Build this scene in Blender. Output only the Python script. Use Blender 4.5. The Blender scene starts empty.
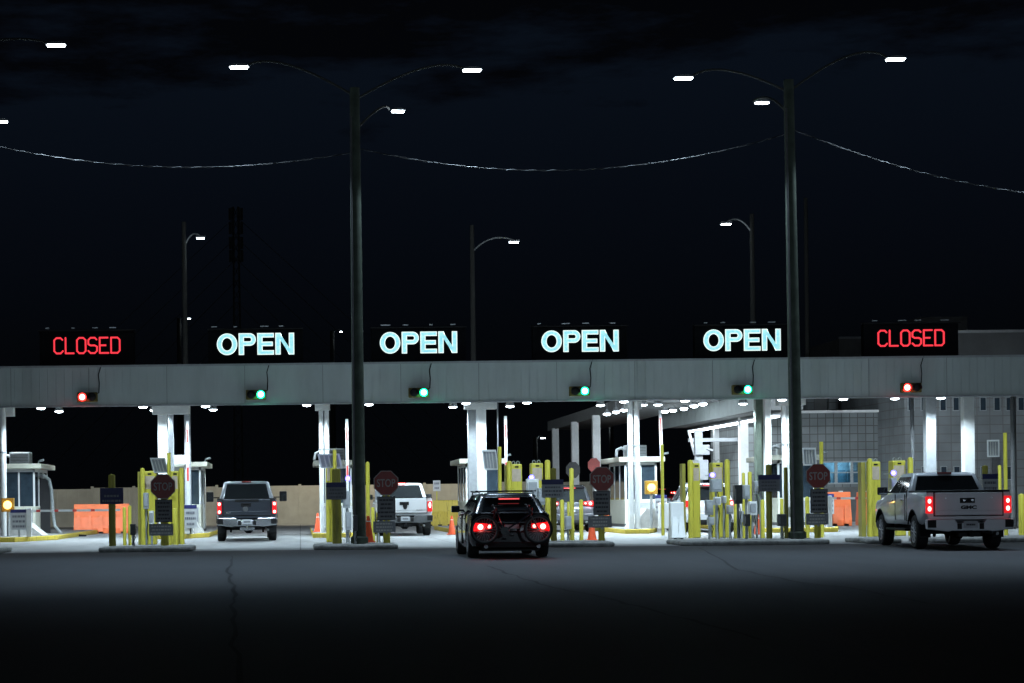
import bpy, bmesh, math, random
from math import radians as R, sin, cos, pi
from mathutils import Vector, Matrix
random.seed(7)
S = bpy.context.scene
C = S.collection

# ------------------------------------------------------------------ camera, sky, exposure
F = 1800.0                      # focal length in pixels of a 1024 px wide frame
VX, VY = 300.0, 502.0           # where the lanes vanish
ROLL = R(0.65)
EYE = 1.3
cd = bpy.data.cameras.new('camera')
cam = bpy.data.objects.new('camera', cd); C.objects.link(cam)
cd.sensor_width = 36.0
cd.lens = 36.0 * F / 1024.0
cd.shift_x = (512 - VX) / 1024.0
cd.shift_y = (VY - 341.5) / 1024.0
cd.clip_start = 0.1; cd.clip_end = 6000
cam.location = (0, 0, EYE)
cam.rotation_euler = (Matrix.Rotation(-ROLL, 3, 'Y') @ Matrix.Rotation(R(90), 3, 'X')).to_euler()
cam.rotation_euler = (Matrix.Rotation(ROLL, 3, 'Y') @ Matrix.Rotation(R(90), 3, 'X')).to_euler()
S.camera = cam
S.view_settings.view_transform = 'Standard'
S.view_settings.look = 'None'
S.view_settings.exposure = 0.0
S.view_settings.gamma = 1.0
S.cycles.use_denoising = True
S.cycles.max_bounces = 6
S.cycles.sample_clamp_indirect = 4.0

def build_world():
    w = bpy.data.worlds.new('World'); S.world = w; w.use_nodes = True
    nt = w.node_tree; nt.nodes.clear(); N = nt.nodes.new; L = nt.links.new
    out = N('ShaderNodeOutputWorld'); bg = N('ShaderNodeBackground')
    tc = N('ShaderNodeTexCoord'); sep = N('ShaderNodeSeparateXYZ')
    L(tc.outputs['Generated'], sep.inputs[0])
    ramp = N('ShaderNodeValToRGB'); cr = ramp.color_ramp
    mul = N('ShaderNodeMath'); mul.operation = 'MULTIPLY'; mul.inputs[1].default_value = 3.0
    L(sep.outputs['Z'], mul.inputs[0]); L(mul.outputs[0], ramp.inputs[0])
    cr.elements[0].position = 0.0; cr.elements[0].color = (.0009, .0012, .0017, 1)
    cr.elements[1].position = 1.0; cr.elements[1].color = (.0027, .0046, .0086, 1)
    for p, c in ((.25, (.0011, .0016, .0025, 1)), (.5, (.0019, .0031, .0058, 1)), (.68, (.0026, .0046, .0088, 1))):
        e = cr.elements.new(p); e.color = c
    # ragged dark clouds above about twelve degrees
    mp = N('ShaderNodeMapping'); mp.inputs['Scale'].default_value = (5, 5, 22)
    L(tc.outputs['Generated'], mp.inputs[0])
    no = N('ShaderNodeTexNoise'); no.inputs['Scale'].default_value = 2.2; no.inputs['Detail'].default_value = 6
    no.inputs['Roughness'].default_value = .6
    L(mp.outputs[0], no.inputs[0])
    add = N('ShaderNodeMath'); add.operation = 'MULTIPLY_ADD'
    L(sep.outputs['Z'], add.inputs[0]); add.inputs[1].default_value = 4.5; 
    sub = N('ShaderNodeMath'); sub.operation = 'MULTIPLY_ADD'; sub.inputs[1].default_value = -.8; sub.inputs[2].default_value = -0.60
    L(no.outputs[0], sub.inputs[0]); L(sub.outputs[0], add.inputs[2])
    r2 = N('ShaderNodeValToRGB'); r2.color_ramp.elements[0].position = .0; r2.color_ramp.elements[1].position = .14
    L(add.outputs[0], r2.inputs[0])
    mix = N('ShaderNodeMix'); mix.data_type = 'RGBA'
    L(r2.outputs[0], mix.inputs['Factor']); L(ramp.outputs[0], mix.inputs['A'])
    mix.inputs['B'].default_value = (.0010, .0013, .0021, 1)
    L(mix.outputs['Result'], bg.inputs[0]); bg.inputs[1].default_value = 1.0
    L(bg.outputs[0], out.inputs[0])
build_world()

LAMP_SCALE = 1.0
# ------------------------------------------------------------------ helpers
ca, sa = cos(ROLL), sin(ROLL)
def at(px, py, D):
    u, v = px - VX, VY - py
    return ((u * ca + v * sa) * D / F, EYE + (-u * sa + v * ca) * D / F)
def ax(px, D, py=500): return at(px, py, D)[0]
def az(px, py, D): return at(px, py, D)[1]

MATS = {}
def mat(name, col, rough=.6, metal=0., var=.12, scale=6., bump=0., emit=None, es=0., trans=0., spec=.5, coat=0., stretch=None):
    if name in MATS: return MATS[name]
    m = bpy.data.materials.new(name); m.use_nodes = True
    nt = m.node_tree; N = nt.nodes.new; L = nt.links.new
    b = nt.nodes['Principled BSDF']
    b.inputs['Roughness'].default_value = rough; b.inputs['Metallic'].default_value = metal
    b.inputs['Specular IOR Level'].default_value = spec
    b.inputs['Coat Weight'].default_value = coat
    if trans: b.inputs['Transmission Weight'].default_value = trans
    tc = N('ShaderNodeTexCoord'); no = N('ShaderNodeTexNoise')
    no.inputs['Scale'].default_value = scale; no.inputs['Detail'].default_value = 5; no.inputs['Roughness'].default_value = .65
    if stretch:
        mp = N('ShaderNodeMapping'); mp.inputs['Scale'].default_value = stretch
        L(tc.outputs['Object'], mp.inputs[0]); L(mp.outputs[0], no.inputs['Vector'])
    else: L(tc.outputs['Object'], no.inputs['Vector'])
    rp = N('ShaderNodeValToRGB')
    rp.color_ramp.elements[0].position = .3; rp.color_ramp.elements[1].position = .7
    rp.color_ramp.elements[0].color = tuple(c * (1 - var) for c in col) + (1,)
    rp.color_ramp.elements[1].color = tuple(min(1, c * (1 + var)) for c in col) + (1,)
    L(no.outputs[0], rp.inputs[0]); L(rp.outputs[0], b.inputs['Base Color'])
    if bump:
        bp = N('ShaderNodeBump'); bp.inputs['Strength'].default_value = bump; bp.inputs['Distance'].default_value = .02
        L(no.outputs[0], bp.inputs['Height']); L(bp.outputs[0], b.inputs['Normal'])
    if emit:
        b.inputs['Emission Color'].default_value = tuple(emit) + (1,); b.inputs['Emission Strength'].default_value = es
    MATS[name] = m
    return m

def ground_mat(name, c0, c1, rough, scale, crackscale=None, joints=None, stain=(.5, .35)):
    m = bpy.data.materials.new(name); m.use_nodes = True
    nt = m.node_tree; N = nt.nodes.new; L = nt.links.new
    b = nt.nodes['Principled BSDF']; b.inputs['Roughness'].default_value = rough
    tc = N('ShaderNodeTexCoord')
    n1 = N('ShaderNodeTexNoise'); n1.inputs['Scale'].default_value = scale; n1.inputs['Detail'].default_value = 8
    n1.inputs['Roughness'].default_value = .7
    n2 = N('ShaderNodeTexNoise'); n2.inputs['Scale'].default_value = .22; n2.inputs['Detail'].default_value = 6
    n2.inputs['Roughness'].default_value = .6
    L(tc.outputs['Object'], n1.inputs[0])
    mp = N('ShaderNodeMapping'); mp.inputs['Scale'].default_value = (1.6, .35, 1)      # wheel tracks run along the lanes
    L(tc.outputs['Object'], mp.inputs[0]); L(mp.outputs[0], n2.inputs[0])
    r1 = N('ShaderNodeValToRGB'); r1.color_ramp.elements[0].position = .35; r1.color_ramp.elements[1].position = .7
    r1.color_ramp.elements[0].color = c0 + (1,); r1.color_ramp.elements[1].color = c1 + (1,)
    L(n1.outputs[0], r1.inputs[0])
    r2 = N('ShaderNodeValToRGB'); r2.color_ramp.elements[0].position = .35; r2.color_ramp.elements[1].position = .65
    r2.color_ramp.elements[0].color = (stain[0],) * 3 + (1,); r2.color_ramp.elements[1].color = (1, 1, 1, 1)
    L(n2.outputs[0], r2.inputs[0])
    mx = N('ShaderNodeMix'); mx.data_type = 'RGBA'; mx.blend_type = 'MULTIPLY'; mx.inputs['Factor'].default_value = 1
    L(r1.outputs[0], mx.inputs['A']); L(r2.outputs[0], mx.inputs['B'])
    last = mx.outputs['Result']
    if joints:
        br = N('ShaderNodeTexBrick'); br.offset = 0
        br.inputs['Color1'].default_value = (1, 1, 1, 1); br.inputs['Color2'].default_value = (.86, .86, .86, 1)
        br.inputs['Mortar'].default_value = (.35, .35, .35, 1)
        br.inputs['Scale'].default_value = 1; br.inputs['Mortar Size'].default_value = .02
        br.inputs['Brick Width'].default_value = joints; br.inputs['Row Height'].default_value = joints
        L(tc.outputs['Object'], br.inputs[0])
        m2 = N('ShaderNodeMix'); m2.data_type = 'RGBA'; m2.blend_type = 'MULTIPLY'; m2.inputs['Factor'].default_value = 1
        L(last, m2.inputs['A']); L(br.outputs[0], m2.inputs['B']); last = m2.outputs['Result']
    L(last, b.inputs['Base Color'])
    bp = N('ShaderNodeBump'); bp.inputs['Strength'].default_value = .35; bp.inputs['Distance'].default_value = .01
    L(n1.outputs[0], bp.inputs['Height']); L(bp.outputs[0], b.inputs['Normal'])
    MATS[name] = m; return m

def block_mat(name, c0, c1, mortar, bw, bh, vert='z'):
    m = bpy.data.materials.new(name); m.use_nodes = True
    nt = m.node_tree; N = nt.nodes.new; L = nt.links.new
    b = nt.nodes['Principled BSDF']; b.inputs['Roughness'].default_value = .85
    tc = N('ShaderNodeTexCoord'); sp = N('ShaderNodeSeparateXYZ'); cb = N('ShaderNodeCombineXYZ')
    ad = N('ShaderNodeMath'); ad.operation = 'ADD'
    L(tc.outputs['Object'], sp.inputs[0]); L(sp.outputs['X'], ad.inputs[0]); L(sp.outputs['Y'], ad.inputs[1])
    L(ad.outputs[0], cb.inputs[0]); L(sp.outputs['Z'], cb.inputs[1])
    br = N('ShaderNodeTexBrick'); br.offset = 0
    br.inputs['Color1'].default_value = c0 + (1,); br.inputs['Color2'].default_value = c1 + (1,)
    br.inputs['Mortar'].default_value = mortar + (1,)
    br.inputs['Scale'].default_value = 1; br.inputs['Mortar Size'].default_value = .025; br.inputs['Mortar Smooth'].default_value = .3
    br.inputs['Brick Width'].default_value = bw; br.inputs['Row Height'].default_value = bh
    L(cb.outputs[0], br.inputs[0])
    no = N('ShaderNodeTexNoise'); no.inputs['Scale'].default_value = .9; no.inputs['Detail'].default_value = 8
    L(tc.outputs['Object'], no.inputs[0])
    rp = N('ShaderNodeValToRGB'); rp.color_ramp.elements[0].color = (.55, .55, .55, 1); rp.color_ramp.elements[1].position = .7
    L(no.outputs[0], rp.inputs[0])
    mx = N('ShaderNodeMix'); mx.data_type = 'RGBA'; mx.blend_type = 'MULTIPLY'; mx.inputs['Factor'].default_value = 1
    L(br.outputs[0], mx.inputs['A']); L(rp.outputs[0], mx.inputs['B']); L(mx.outputs['Result'], b.inputs['Base Color'])
    MATS[name] = m; return m

def yellow_mat(name, col, rust=.5):
    m = bpy.data.materials.new(name); m.use_nodes = True
    nt = m.node_tree; N = nt.nodes.new; L = nt.links.new
    b = nt.nodes['Principled BSDF']; b.inputs['Roughness'].default_value = .5
    tc = N('ShaderNodeTexCoord'); mp = N('ShaderNodeMapping'); mp.inputs['Scale'].default_value = (9, 9, 1.1)
    oi = N('ShaderNodeObjectInfo'); vm = N('ShaderNodeVectorMath'); vm.operation = 'ADD'
    sc_ = N('ShaderNodeMath'); sc_.operation = 'MULTIPLY'; sc_.inputs[1].default_value = 40
    L(oi.outputs['Random'], sc_.inputs[0])
    L(tc.outputs['Object'], vm.inputs[0]); L(sc_.outputs[0], vm.inputs[1])
    L(vm.outputs[0], mp.inputs[0])
    no = N('ShaderNodeTexNoise'); no.inputs['Scale'].default_value = 1.3; no.inputs['Detail'].default_value = 8; no.inputs['Roughness'].default_value = .7
    L(mp.outputs[0], no.inputs[0])
    rp = N('ShaderNodeValToRGB'); e = rp.color_ramp.elements
    e[0].position = .3; e[0].color = tuple(c * .35 for c in col) + (1,)
    e[1].position = .46; e[1].color = tuple(c * .88 for c in col) + (1,)
    x = e.new(.75); x.color = col + (1,)
    L(no.outputs[0], rp.inputs[0]); L(rp.outputs[0], b.inputs['Base Color'])
    MATS[name] = m; return m

M = {}
M['asphalt'] = ground_mat('asphalt', (.028, .030, .033), (.066, .068, .071), .8, 42, stain=(.5, 0))
M['concrete_slab'] = ground_mat('concrete_slab', (.27, .28, .28), (.40, .40, .40), .75, 35, joints=4.6, stain=(.66, 0))
M['crack'] = mat('crack', (.018, .018, .018), .95)
M['kerb'] = mat('kerb', (.36, .37, .36), .9, var=.45, scale=5, bump=.5)
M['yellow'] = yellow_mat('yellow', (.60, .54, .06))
M['yellow_shaded'] = yellow_mat('yellow_shaded', (.34, .31, .05))  # darker copy of the yellow, shade put into the colour of dim posts
M['kerb_yellow'] = yellow_mat('kerb_yellow', (.60, .46, .05))
M['white'] = mat('white', (.74, .76, .76), .45, var=.08, scale=4)
M['cream'] = mat('cream', (.66, .66, .56), .5, var=.08, scale=4)
M['grey'] = mat('grey', (.33, .35, .37), .5, var=.12, scale=8)
M['dgrey'] = mat('dgrey', (.09, .095, .10), .5, var=.2, scale=8)
M['black'] = mat('black', (.008, .008, .009), .6, spec=.3)
M['matt_black'] = mat('matt_black', (.007, .008, .010), .9, spec=.1)
M['rubber'] = mat('rubber', (.014, .014, .015), .8, var=.3, scale=20)
M['steel'] = mat('steel', (.42, .44, .45), .4, .7)
M['galv'] = mat('galv', (.34, .37, .38), .5, .4, var=.2, scale=10)
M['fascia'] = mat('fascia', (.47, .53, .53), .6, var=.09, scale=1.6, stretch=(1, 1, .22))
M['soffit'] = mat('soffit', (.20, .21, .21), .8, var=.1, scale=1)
M['pole'] = mat('pole', (.075, .098, .075), .8, var=.35, scale=2.5, bump=.4)
M['tank'] = mat('tank', (.60, .57, .45), .8)
M['fence'] = mat('fence', (.36, .335, .265), .85, var=.2, scale=.6, bump=.2)
M['orange'] = mat('orange', (.78, .17, .05), .5, var=.12, scale=2)
M['cone'] = mat('cone', (.75, .10, .03), .5)
M['navy'] = mat('navy', (.02, .025, .14), .5)
M['signgrey'] = mat('signgrey', (.28, .29, .31), .6)
M['signwhite'] = mat('signwhite', (.52, .54, .56), .5)
M['stopred'] = mat('stopred', (.30, .030, .022), .45, var=.2, scale=5)
M['ink'] = mat('ink', (.05, .05, .06), .6)
M['ink_soft'] = mat('ink_soft', (.16, .17, .20), .6)
M['reflector'] = mat('reflector', (.62, .62, .6), .4)
M['glass'] = mat('glass', (.015, .018, .02), .05, var=0, spec=.8)
M['boothglass'] = mat('boothglass', (.03, .045, .06), .06, var=.3, scale=2, spec=.8)
M['led_white'] = mat('led_white', (.9, .9, .9), emit=(.80, .92, 1), es=30)
M['led_strip'] = mat('led_strip', (.9, .9, .9), emit=(.82, .93, 1), es=7)
M['blue_led'] = mat('blue_led', (.2, .2, .9), emit=(.22, .16, 1), es=1.3)
M['blue_core'] = mat('blue_core', (.2, .2, .9), emit=(.75, .72, 1), es=14)
M['amber'] = mat('amber', (.9, .5, .1), emit=(1, .60, .15), es=4.5)
M['amber_housing'] = mat('amber_housing', (.35, .22, .03), .5)
M['signal_housing'] = mat('signal_housing', (.13, .10, .015), .6)
M['sig_red'] = mat('sig_red', (.9, .05, .03), emit=(1, .022, .018), es=5)
M['sig_red_core'] = mat('sig_red_core', (.9, .3, .3), emit=(1, .42, .36), es=4)
M['sig_green'] = mat('sig_green', (.05, .9, .5), emit=(.0, .95, .45), es=3)
M['sig_green_core'] = mat('sig_green_core', (.5, .9, .8), emit=(.55, 1, .85), es=3.5)
M['led_red'] = mat('led_red', (.8, .05, .05), emit=(1, .05, .075), es=1.0)
M['led_cyan_edge'] = mat('led_cyan_edge', (.8, .9, .9), emit=(.86, .98, .92), es=.95)
def led_face():
    m = mat('led_cyan', (.3, .8, .8), emit=(.32, .78, .84), es=.95)
    nt = m.node_tree; b = nt.nodes['Principled BSDF']
    tc = nt.nodes.new('ShaderNodeTexCoord'); vo = nt.nodes.new('ShaderNodeTexVoronoi'); vo.inputs['Scale'].default_value = 16
    nt.links.new(tc.outputs['Object'], vo.inputs[0])
    rp = nt.nodes.new('ShaderNodeValToRGB'); e = rp.color_ramp.elements
    e[0].color = (.22, .66, .86, 1); e[1].color = (.50, .92, .86, 1)
    nt.links.new(vo.outputs['Color'], rp.inputs[0]); nt.links.new(rp.outputs[0], b.inputs['Emission Color'])
    return m
M['led_cyan'] = led_face()
M['tail'] = mat('tail', (.5, .01, .01), .25, emit=(1, .012, .018), es=.75)
M['tail_core'] = mat('tail_core', (.9, .3, .3), emit=(1, .30, .26), es=5)
M['tail_mid'] = mat('tail_mid', (.7, .1, .1), emit=(1, .10, .11), es=1.3)
M['tail_off'] = mat('tail_off', (.20, .008, .008), .2)
M['chrome'] = mat('chrome', (.55, .57, .6), .22, .9, var=.03)
M['plate'] = mat('plate', (.50, .52, .55), .5)
M['paint_slate_lit'] = mat('paint_slate_lit', (.27, .29, .32), .32, .2, var=.02, coat=.6)  # lighter copy of the slate paint, top light put into the colour
M['alloy'] = mat('alloy', (.6, .61, .64), .35, .25, var=.03)
M['paint_silver'] = mat('paint_silver', (.64, .67, .71), .32, .08, var=.02, coat=.6)
M['paint_slate'] = mat('paint_slate', (.035, .042, .055), .35, .3, var=.02, coat=.6)
M['paint_white'] = mat('paint_white', (.66, .68, .70), .35, 0, var=.02, coat=.5)
M['paint_black'] = mat('paint_black', (.010, .012, .016), .22, .2, var=.02, coat=.8)
M['paint_grey'] = mat('paint_grey', (.055, .06, .07), .35, .3, var=.02, coat=.5)
M['block'] = block_mat('block', (.215, .24, .245), (.175, .195, .20), (.10, .10, .10), .40, .40)
M['block_light'] = block_mat('block_light', (.24, .265, .275), (.20, .22, .23), (.17, .17, .17), .62, .42)
M['roomblue'] = mat('roomblue', (.30, .42, .50), .8, var=.5, scale=1.5)
M['roomblue2'] = mat('roomblue2', (.08, .16, .22), .7, var=.5, scale=2)
def clear_glass():
    m = bpy.data.materials.new('clearglass'); m.use_nodes = True; nt = m.node_tree; nt.nodes.clear()
    o = nt.nodes.new('ShaderNodeOutputMaterial'); t = nt.nodes.new('ShaderNodeBsdfTransparent'); g = nt.nodes.new('ShaderNodeBsdfGlossy'); x = nt.nodes.new('ShaderNodeMixShader')
    t.inputs[0].default_value = (.75, .9, .95, 1); g.inputs['Roughness'].default_value = .04; x.inputs[0].default_value = .12
    nt.links.new(t.outputs[0], x.inputs[1]); nt.links.new(g.outputs[0], x.inputs[2]); nt.links.new(x.outputs[0], o.inputs[0]); return m
M['clearglass'] = clear_glass()
M['plinth'] = mat('plinth', (.13, .135, .135), .85, var=.2, scale=1)
M['roof_dark'] = mat('roof_dark', (.055, .058, .06), .9, var=.3, scale=.6)
M['far_dark'] = mat('far_dark', (.02, .02, .022), .9)

class MB:
    def __init__(s): s.v = []; s.f = []
    def add(s, vs, fs):
        n = len(s.v); s.v += [tuple(v) for v in vs]; s.f += [tuple(i + n for i in f) for f in fs]; return s
    def box(s, x0, x1, y0, y1, z0, z1, mtx=None):
        vs = [Vector((x, y, z)) for z in (z0, z1) for y in (y0, y1) for x in (x0, x1)]
        if mtx is not None: vs = [mtx @ v for v in vs]
        return s.add(vs, [(0, 2, 3, 1), (4, 5, 7, 6), (0, 1, 5, 4), (2, 6, 7, 3), (0, 4, 6, 2), (1, 3, 7, 5)])
    def cyl(s, p0, p1, r0, r1=None, n=12):
        if r1 is None: r1 = r0
        p0, p1 = Vector(p0), Vector(p1); d = (p1 - p0).normalized()
        a = d.orthogonal().normalized(); b = d.cross(a)
        vs = []
        for p, r in ((p0, r0), (p1, r1)):
            for i in range(n):
                t = 2 * pi * i / n; vs.append(p + a * r * cos(t) + b * r * sin(t))
        fs = [(i, (i + 1) % n, n + (i + 1) % n, n + i) for i in range(n)] + [tuple(range(n))[::-1], tuple(range(n, 2 * n))]
        return s.add(vs, fs)
    def tube(s, pts, r, n=6):
        pts = [Vector(p) for p in pts]; rs = r if isinstance(r, (list, tuple)) else [r] * len(pts)
        vs = []; a = None
        for i, p in enumerate(pts):
            d = (pts[min(i + 1, len(pts) - 1)] - pts[max(i - 1, 0)]).normalized()
            if a is None: a = d.orthogonal().normalized()
            a = (a - d * a.dot(d)).normalized(); b = d.cross(a)
            for k in range(n):
                t = 2 * pi * k / n; vs.append(p + (a * cos(t) + b * sin(t)) * rs[i])
        fs = []
        for i in range(len(pts) - 1):
            for k in range(n):
                fs.append((i * n + k, i * n + (k + 1) % n, (i + 1) * n + (k + 1) % n, (i + 1) * n + k))
        fs += [tuple(range(n))[::-1], tuple(range((len(pts) - 1) * n, len(pts) * n))]
        return s.add(vs, fs)
    def lathe(s, prof, o, axis='z', n=24, cap=True):
        """profile of (r, h) round an axis through o"""
        o = Vector(o); vs = []
        for r, h in prof:
            for i in range(n):
                t = 2 * pi * i / n; c, k = r * cos(t), r * sin(t)
                vs.append(o + {'z': Vector((c, k, h)), 'x': Vector((h, c, k)), 'y': Vector((c, h, k))}[axis])
        m = len(prof); fs = []
        for j in range(m - 1):
            for i in range(n):
                fs.append((j * n + i, j * n + (i + 1) % n, (j + 1) * n + (i + 1) % n, (j + 1) * n + i))
        if cap: fs += [tuple(range(n)), tuple(range((m - 1) * n, m * n))]
        return s.add(vs, fs)
    def prism(s, poly, y0, y1, axis='y'):
        """polygon in xz extruded in y (axis y), in yz extruded in x (axis x), in xy extruded in z"""
        n = len(poly)
        def mk(a, b, t): return {'y': (a, t, b), 'x': (t, a, b), 'z': (a, b, t)}[axis]
        vs = [mk(a, b, y0) for a, b in poly] + [mk(a, b, y1) for a, b in poly]
        fs = [tuple(range(n)), tuple(range(n, 2 * n))[::-1]] + [(i, i + n, (i + 1) % n + n, (i + 1) % n) for i in range(n)]
        return s.add(vs, fs)
    def loft(s, rings, cap=True):
        n = len(rings[0]); vs = [v for r in rings for v in r]; fs = []
        for j in range(len(rings) - 1):
            for i in range(n):
                fs.append((j * n + i, j * n + (i + 1) % n, (j + 1) * n + (i + 1) % n, (j + 1) * n + i))
        if cap: fs += [tuple(range(n))[::-1], tuple(range((len(rings) - 1) * n, len(rings) * n))]
        return s.add(vs, fs)
    def mesh(s, name, m, smooth=False):
        me = bpy.data.meshes.new(name); me.from_pydata(s.v, [], s.f)
        bm = bmesh.new(); bm.from_mesh(me); bmesh.ops.recalc_face_normals(bm, faces=bm.faces); bm.to_mesh(me); bm.free()
        if m: me.materials.append(m)
        if smooth:
            for p in me.polygons: p.use_smooth = True
            me.set_sharp_from_angle(angle=R(38))
        me.update(); return me

def tag(o, label=None, cat=None, group=None, kind=None):
    if label: o['label'] = label
    if cat: o['category'] = cat
    if group: o['group'] = group
    if kind: o['kind'] = kind
    return o
def root(name, loc, label, cat, group=None, rz=0):
    o = bpy.data.objects.new(name, None); C.objects.link(o); o.location = loc; o.rotation_euler = (0, 0, rz)
    o.empty_display_size = .2
    return tag(o, label, cat, group)
def part(name, mb, m, parent=None, smooth=False, bevel=0, loc=(0, 0, 0), label=None):
    me = mb.mesh(name, m, smooth) if isinstance(mb, MB) else mb
    if not isinstance(mb, MB) and m and not me.materials: me.materials.append(m)
    o = bpy.data.objects.new(name, me); C.objects.link(o); o.location = loc
    if parent is not None: o.parent = parent
    if bevel:
        b = o.modifiers.new('bevel', 'BEVEL'); b.width = bevel; b.segments = 2; b.limit_method = 'ANGLE'; b.angle_limit = R(40)
    if label: o['label'] = label
    return o
def struct(name, mb, m, **k):
    o = part(name, mb, m, **k); o['kind'] = 'structure'; return o
def light(name, kind, loc, energy, parent=None, col=(.80, .92, 1), size=.2, spot=None, blend=.3, tgt=None, rad=.1):
    d = bpy.data.lights.new(name, kind); d.energy = energy * LAMP_SCALE; d.color = col
    if kind == 'AREA': d.size = size
    else: d.shadow_soft_size = rad
    if spot: d.spot_size = R(spot); d.spot_blend = blend
    o = bpy.data.objects.new(name, d); C.objects.link(o); o.location = loc
    if parent is not None: o.parent = parent
    if tgt is not None:
        o.rotation_euler = (Vector(tgt) - Vector(loc)).to_track_quat('-Z', 'Y').to_euler()
    return o
def text_mesh(s, size, extrude=.01, offset=0., spacing=1.0, stretch=1.0, bold=True):
    """block lettering standing upright in xz, centred on 0, facing -y"""
    cu = bpy.data.curves.new('lettering', 'FONT'); cu.body = s; cu.size = size; cu.extrude = extrude; cu.offset = offset
    cu.align_x = 'CENTER'; cu.align_y = 'CENTER'; cu.space_character = spacing; cu.resolution_u = 4
    o = bpy.data.objects.new('lettering', cu); C.objects.link(o)
    dg = bpy.context.evaluated_depsgraph_get(); me = bpy.data.meshes.new_from_object(o.evaluated_get(dg))
    bpy.data.objects.remove(o); bpy.data.curves.remove(cu)
    me.transform(Matrix.Rotation(R(90), 4, 'X')); 
    xs = [v.co.x for v in me.vertices]; zs = [v.co.z for v in me.vertices]
    cx, cz = (min(xs) + max(xs)) / 2, (min(zs) + max(zs)) / 2
    for v in me.vertices: v.co.x = (v.co.x - cx) * stretch; v.co.z -= cz
    me.materials.clear(); return me
def fit_text(s, w, h, m, name, parent, loc, depth=.006, offset=0., rz=0):
    me = text_mesh(s, 1.0, .02, offset)
    xs = [v.co.x for v in me.vertices]; zs = [v.co.z for v in me.vertices]
    sx = w / (max(xs) - min(xs)); sz = h / (max(zs) - min(zs))
    for v in me.vertices: v.co.x *= sx; v.co.z *= sz; v.co.y *= depth / .02 * .5
    return part(name, me, m, parent, loc=loc)

# ------------------------------------------------------------------ ground
g = MB()
for i in range(1):
    g.add([(-3000, -60, 0), (3000, -60, 0), (3000, 4000, 0), (-3000, 4000, 0)], [(0, 1, 2, 3)])
struct('ground', g, M['asphalt'])
APR = 48.7
g = MB().add([(-60, APR, .004), (60, APR, .004), (60, 135, .004), (-60, 135, .004)], [(0, 1, 2, 3)])
struct('concrete_plaza', g, M['concrete_slab'])
def crack(pts, w):
    mb = MB(); n = len(pts); vs = []
    rnd = random.Random(3); P = []
    for i in range(n - 1):
        for k in range(6):
            t = k / 6; P.append((pts[i][0] * (1 - t) + pts[i + 1][0] * t + rnd.uniform(-.05, .05), pts[i][1] * (1 - t) + pts[i + 1][1] * t))
    P.append(pts[-1])
    for i, (x, y) in enumerate(P):
        a = P[max(0, i - 1)]; b = P[min(len(P) - 1, i + 1)]; d = Vector((b[0] - a[0], b[1] - a[1])).normalized(); q = Vector((-d.y, d.x)) * w * rnd.uniform(.35, 1)
        vs += [(x - q.x, y - q.y, .004), (x + q.x, y + q.y, .004)]
    fs = [(2 * i, 2 * i + 2, 2 * i + 3, 2 * i + 1) for i in range(len(P) - 1)]
    mb.add(vs, fs); return mb
def gpt(px, py):                                    # ground point under a pixel
    u, v = px - VX, VY - py; v0 = -u * sa + v * ca; D = -EYE * F / v0
    return ((u * ca + v * sa) * D / F, D)
struct('pavement_crack', crack([gpt(*p) for p in ((233, 556), (229, 572), (234, 595), (232, 620), (240, 683))], .035), M['crack'])
struct('pavement_crack', crack([gpt(*p) for p in ((488, 566), (510, 574), (545, 586), (600, 597), (660, 612), (760, 640))], .035), M['crack'])
struct('pavement_crack', crack([gpt(*p) for p in ((700, 548), (740, 570), (800, 583), (850, 588), (930, 604))], .035), M['crack'])
struct('pavement_crack', crack([gpt(*p) for p in ((0, 575), (90, 571), (229, 572))], .02), M['crack'])

# raised pads at the front of each island
PD = 48.4
def pad(x0, x1, y0, y1, h=.13, name='island_pad', m='kerb'):
    X0, X1 = ax(x0, y1 if x0 > VX else y0, 545), ax(x1, y1 if x1 < VX else y0, 545); r = min(.35, (X1 - X0) / 3)
    poly = []
    for cx, cy, a0 in ((X1 - r, y1 - r, 0), (X0 + r, y1 - r, 90), (X0 + r, y0 + r, 180), (X1 - r, y0 + r, 270)):
        for k in range(6): a = R(a0 + k * 18); poly.append((cx + r * cos(a), cy + r * sin(a)))
    o = struct(name, MB().prism(poly, 0, h, 'z'), M[m], bevel=.05); return o
pad(-60, 14, PD, 50.9); pad(97, 197, PD, 50.9); pad(313, 399, PD, 50.9); pad(532, 617, PD, 50.9); pad(664, 833, PD, 50.9); pad(842, 905, PD, 50.9); pad(905, 1120, PD, 50.9)

# ------------------------------------------------------------------ inspection canopy
GD = 64.0
GZ0, GZ1 = az(512, 400.3, GD), az(512, 362.6, GD)
can = root('inspection_canopy', (0, 0, 0), 'long grey ribbed steel canopy spanning all the inspection lanes', 'canopy')
mb = MB(); XL, XR = -26.0, 42.0; x = XL; step = .295
vs = []; fs = []
while x < XR:                                        # standing-seam cladding
    mb.box(x, x + step - .035, GD, GD + .06, GZ0, GZ1)
    mb.box(x + step - .035, x + step, GD + .018, GD + .06, GZ0, GZ1)
    x += step
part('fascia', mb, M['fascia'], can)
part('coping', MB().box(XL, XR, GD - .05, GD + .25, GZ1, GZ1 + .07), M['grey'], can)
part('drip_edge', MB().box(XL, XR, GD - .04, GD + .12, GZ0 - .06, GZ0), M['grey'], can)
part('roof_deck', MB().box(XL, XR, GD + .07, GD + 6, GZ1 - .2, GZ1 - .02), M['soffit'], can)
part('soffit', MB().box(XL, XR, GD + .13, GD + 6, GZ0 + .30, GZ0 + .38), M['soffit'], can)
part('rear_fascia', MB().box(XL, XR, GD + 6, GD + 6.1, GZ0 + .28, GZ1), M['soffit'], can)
mb = MB()
for px in range(-300, 1400, 78):
    X = ax(px, GD); mb.box(X, X + .012, GD - .004, GD, GZ0, GZ1)
part('panel_joints', mb, M['dgrey'], can)
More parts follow.
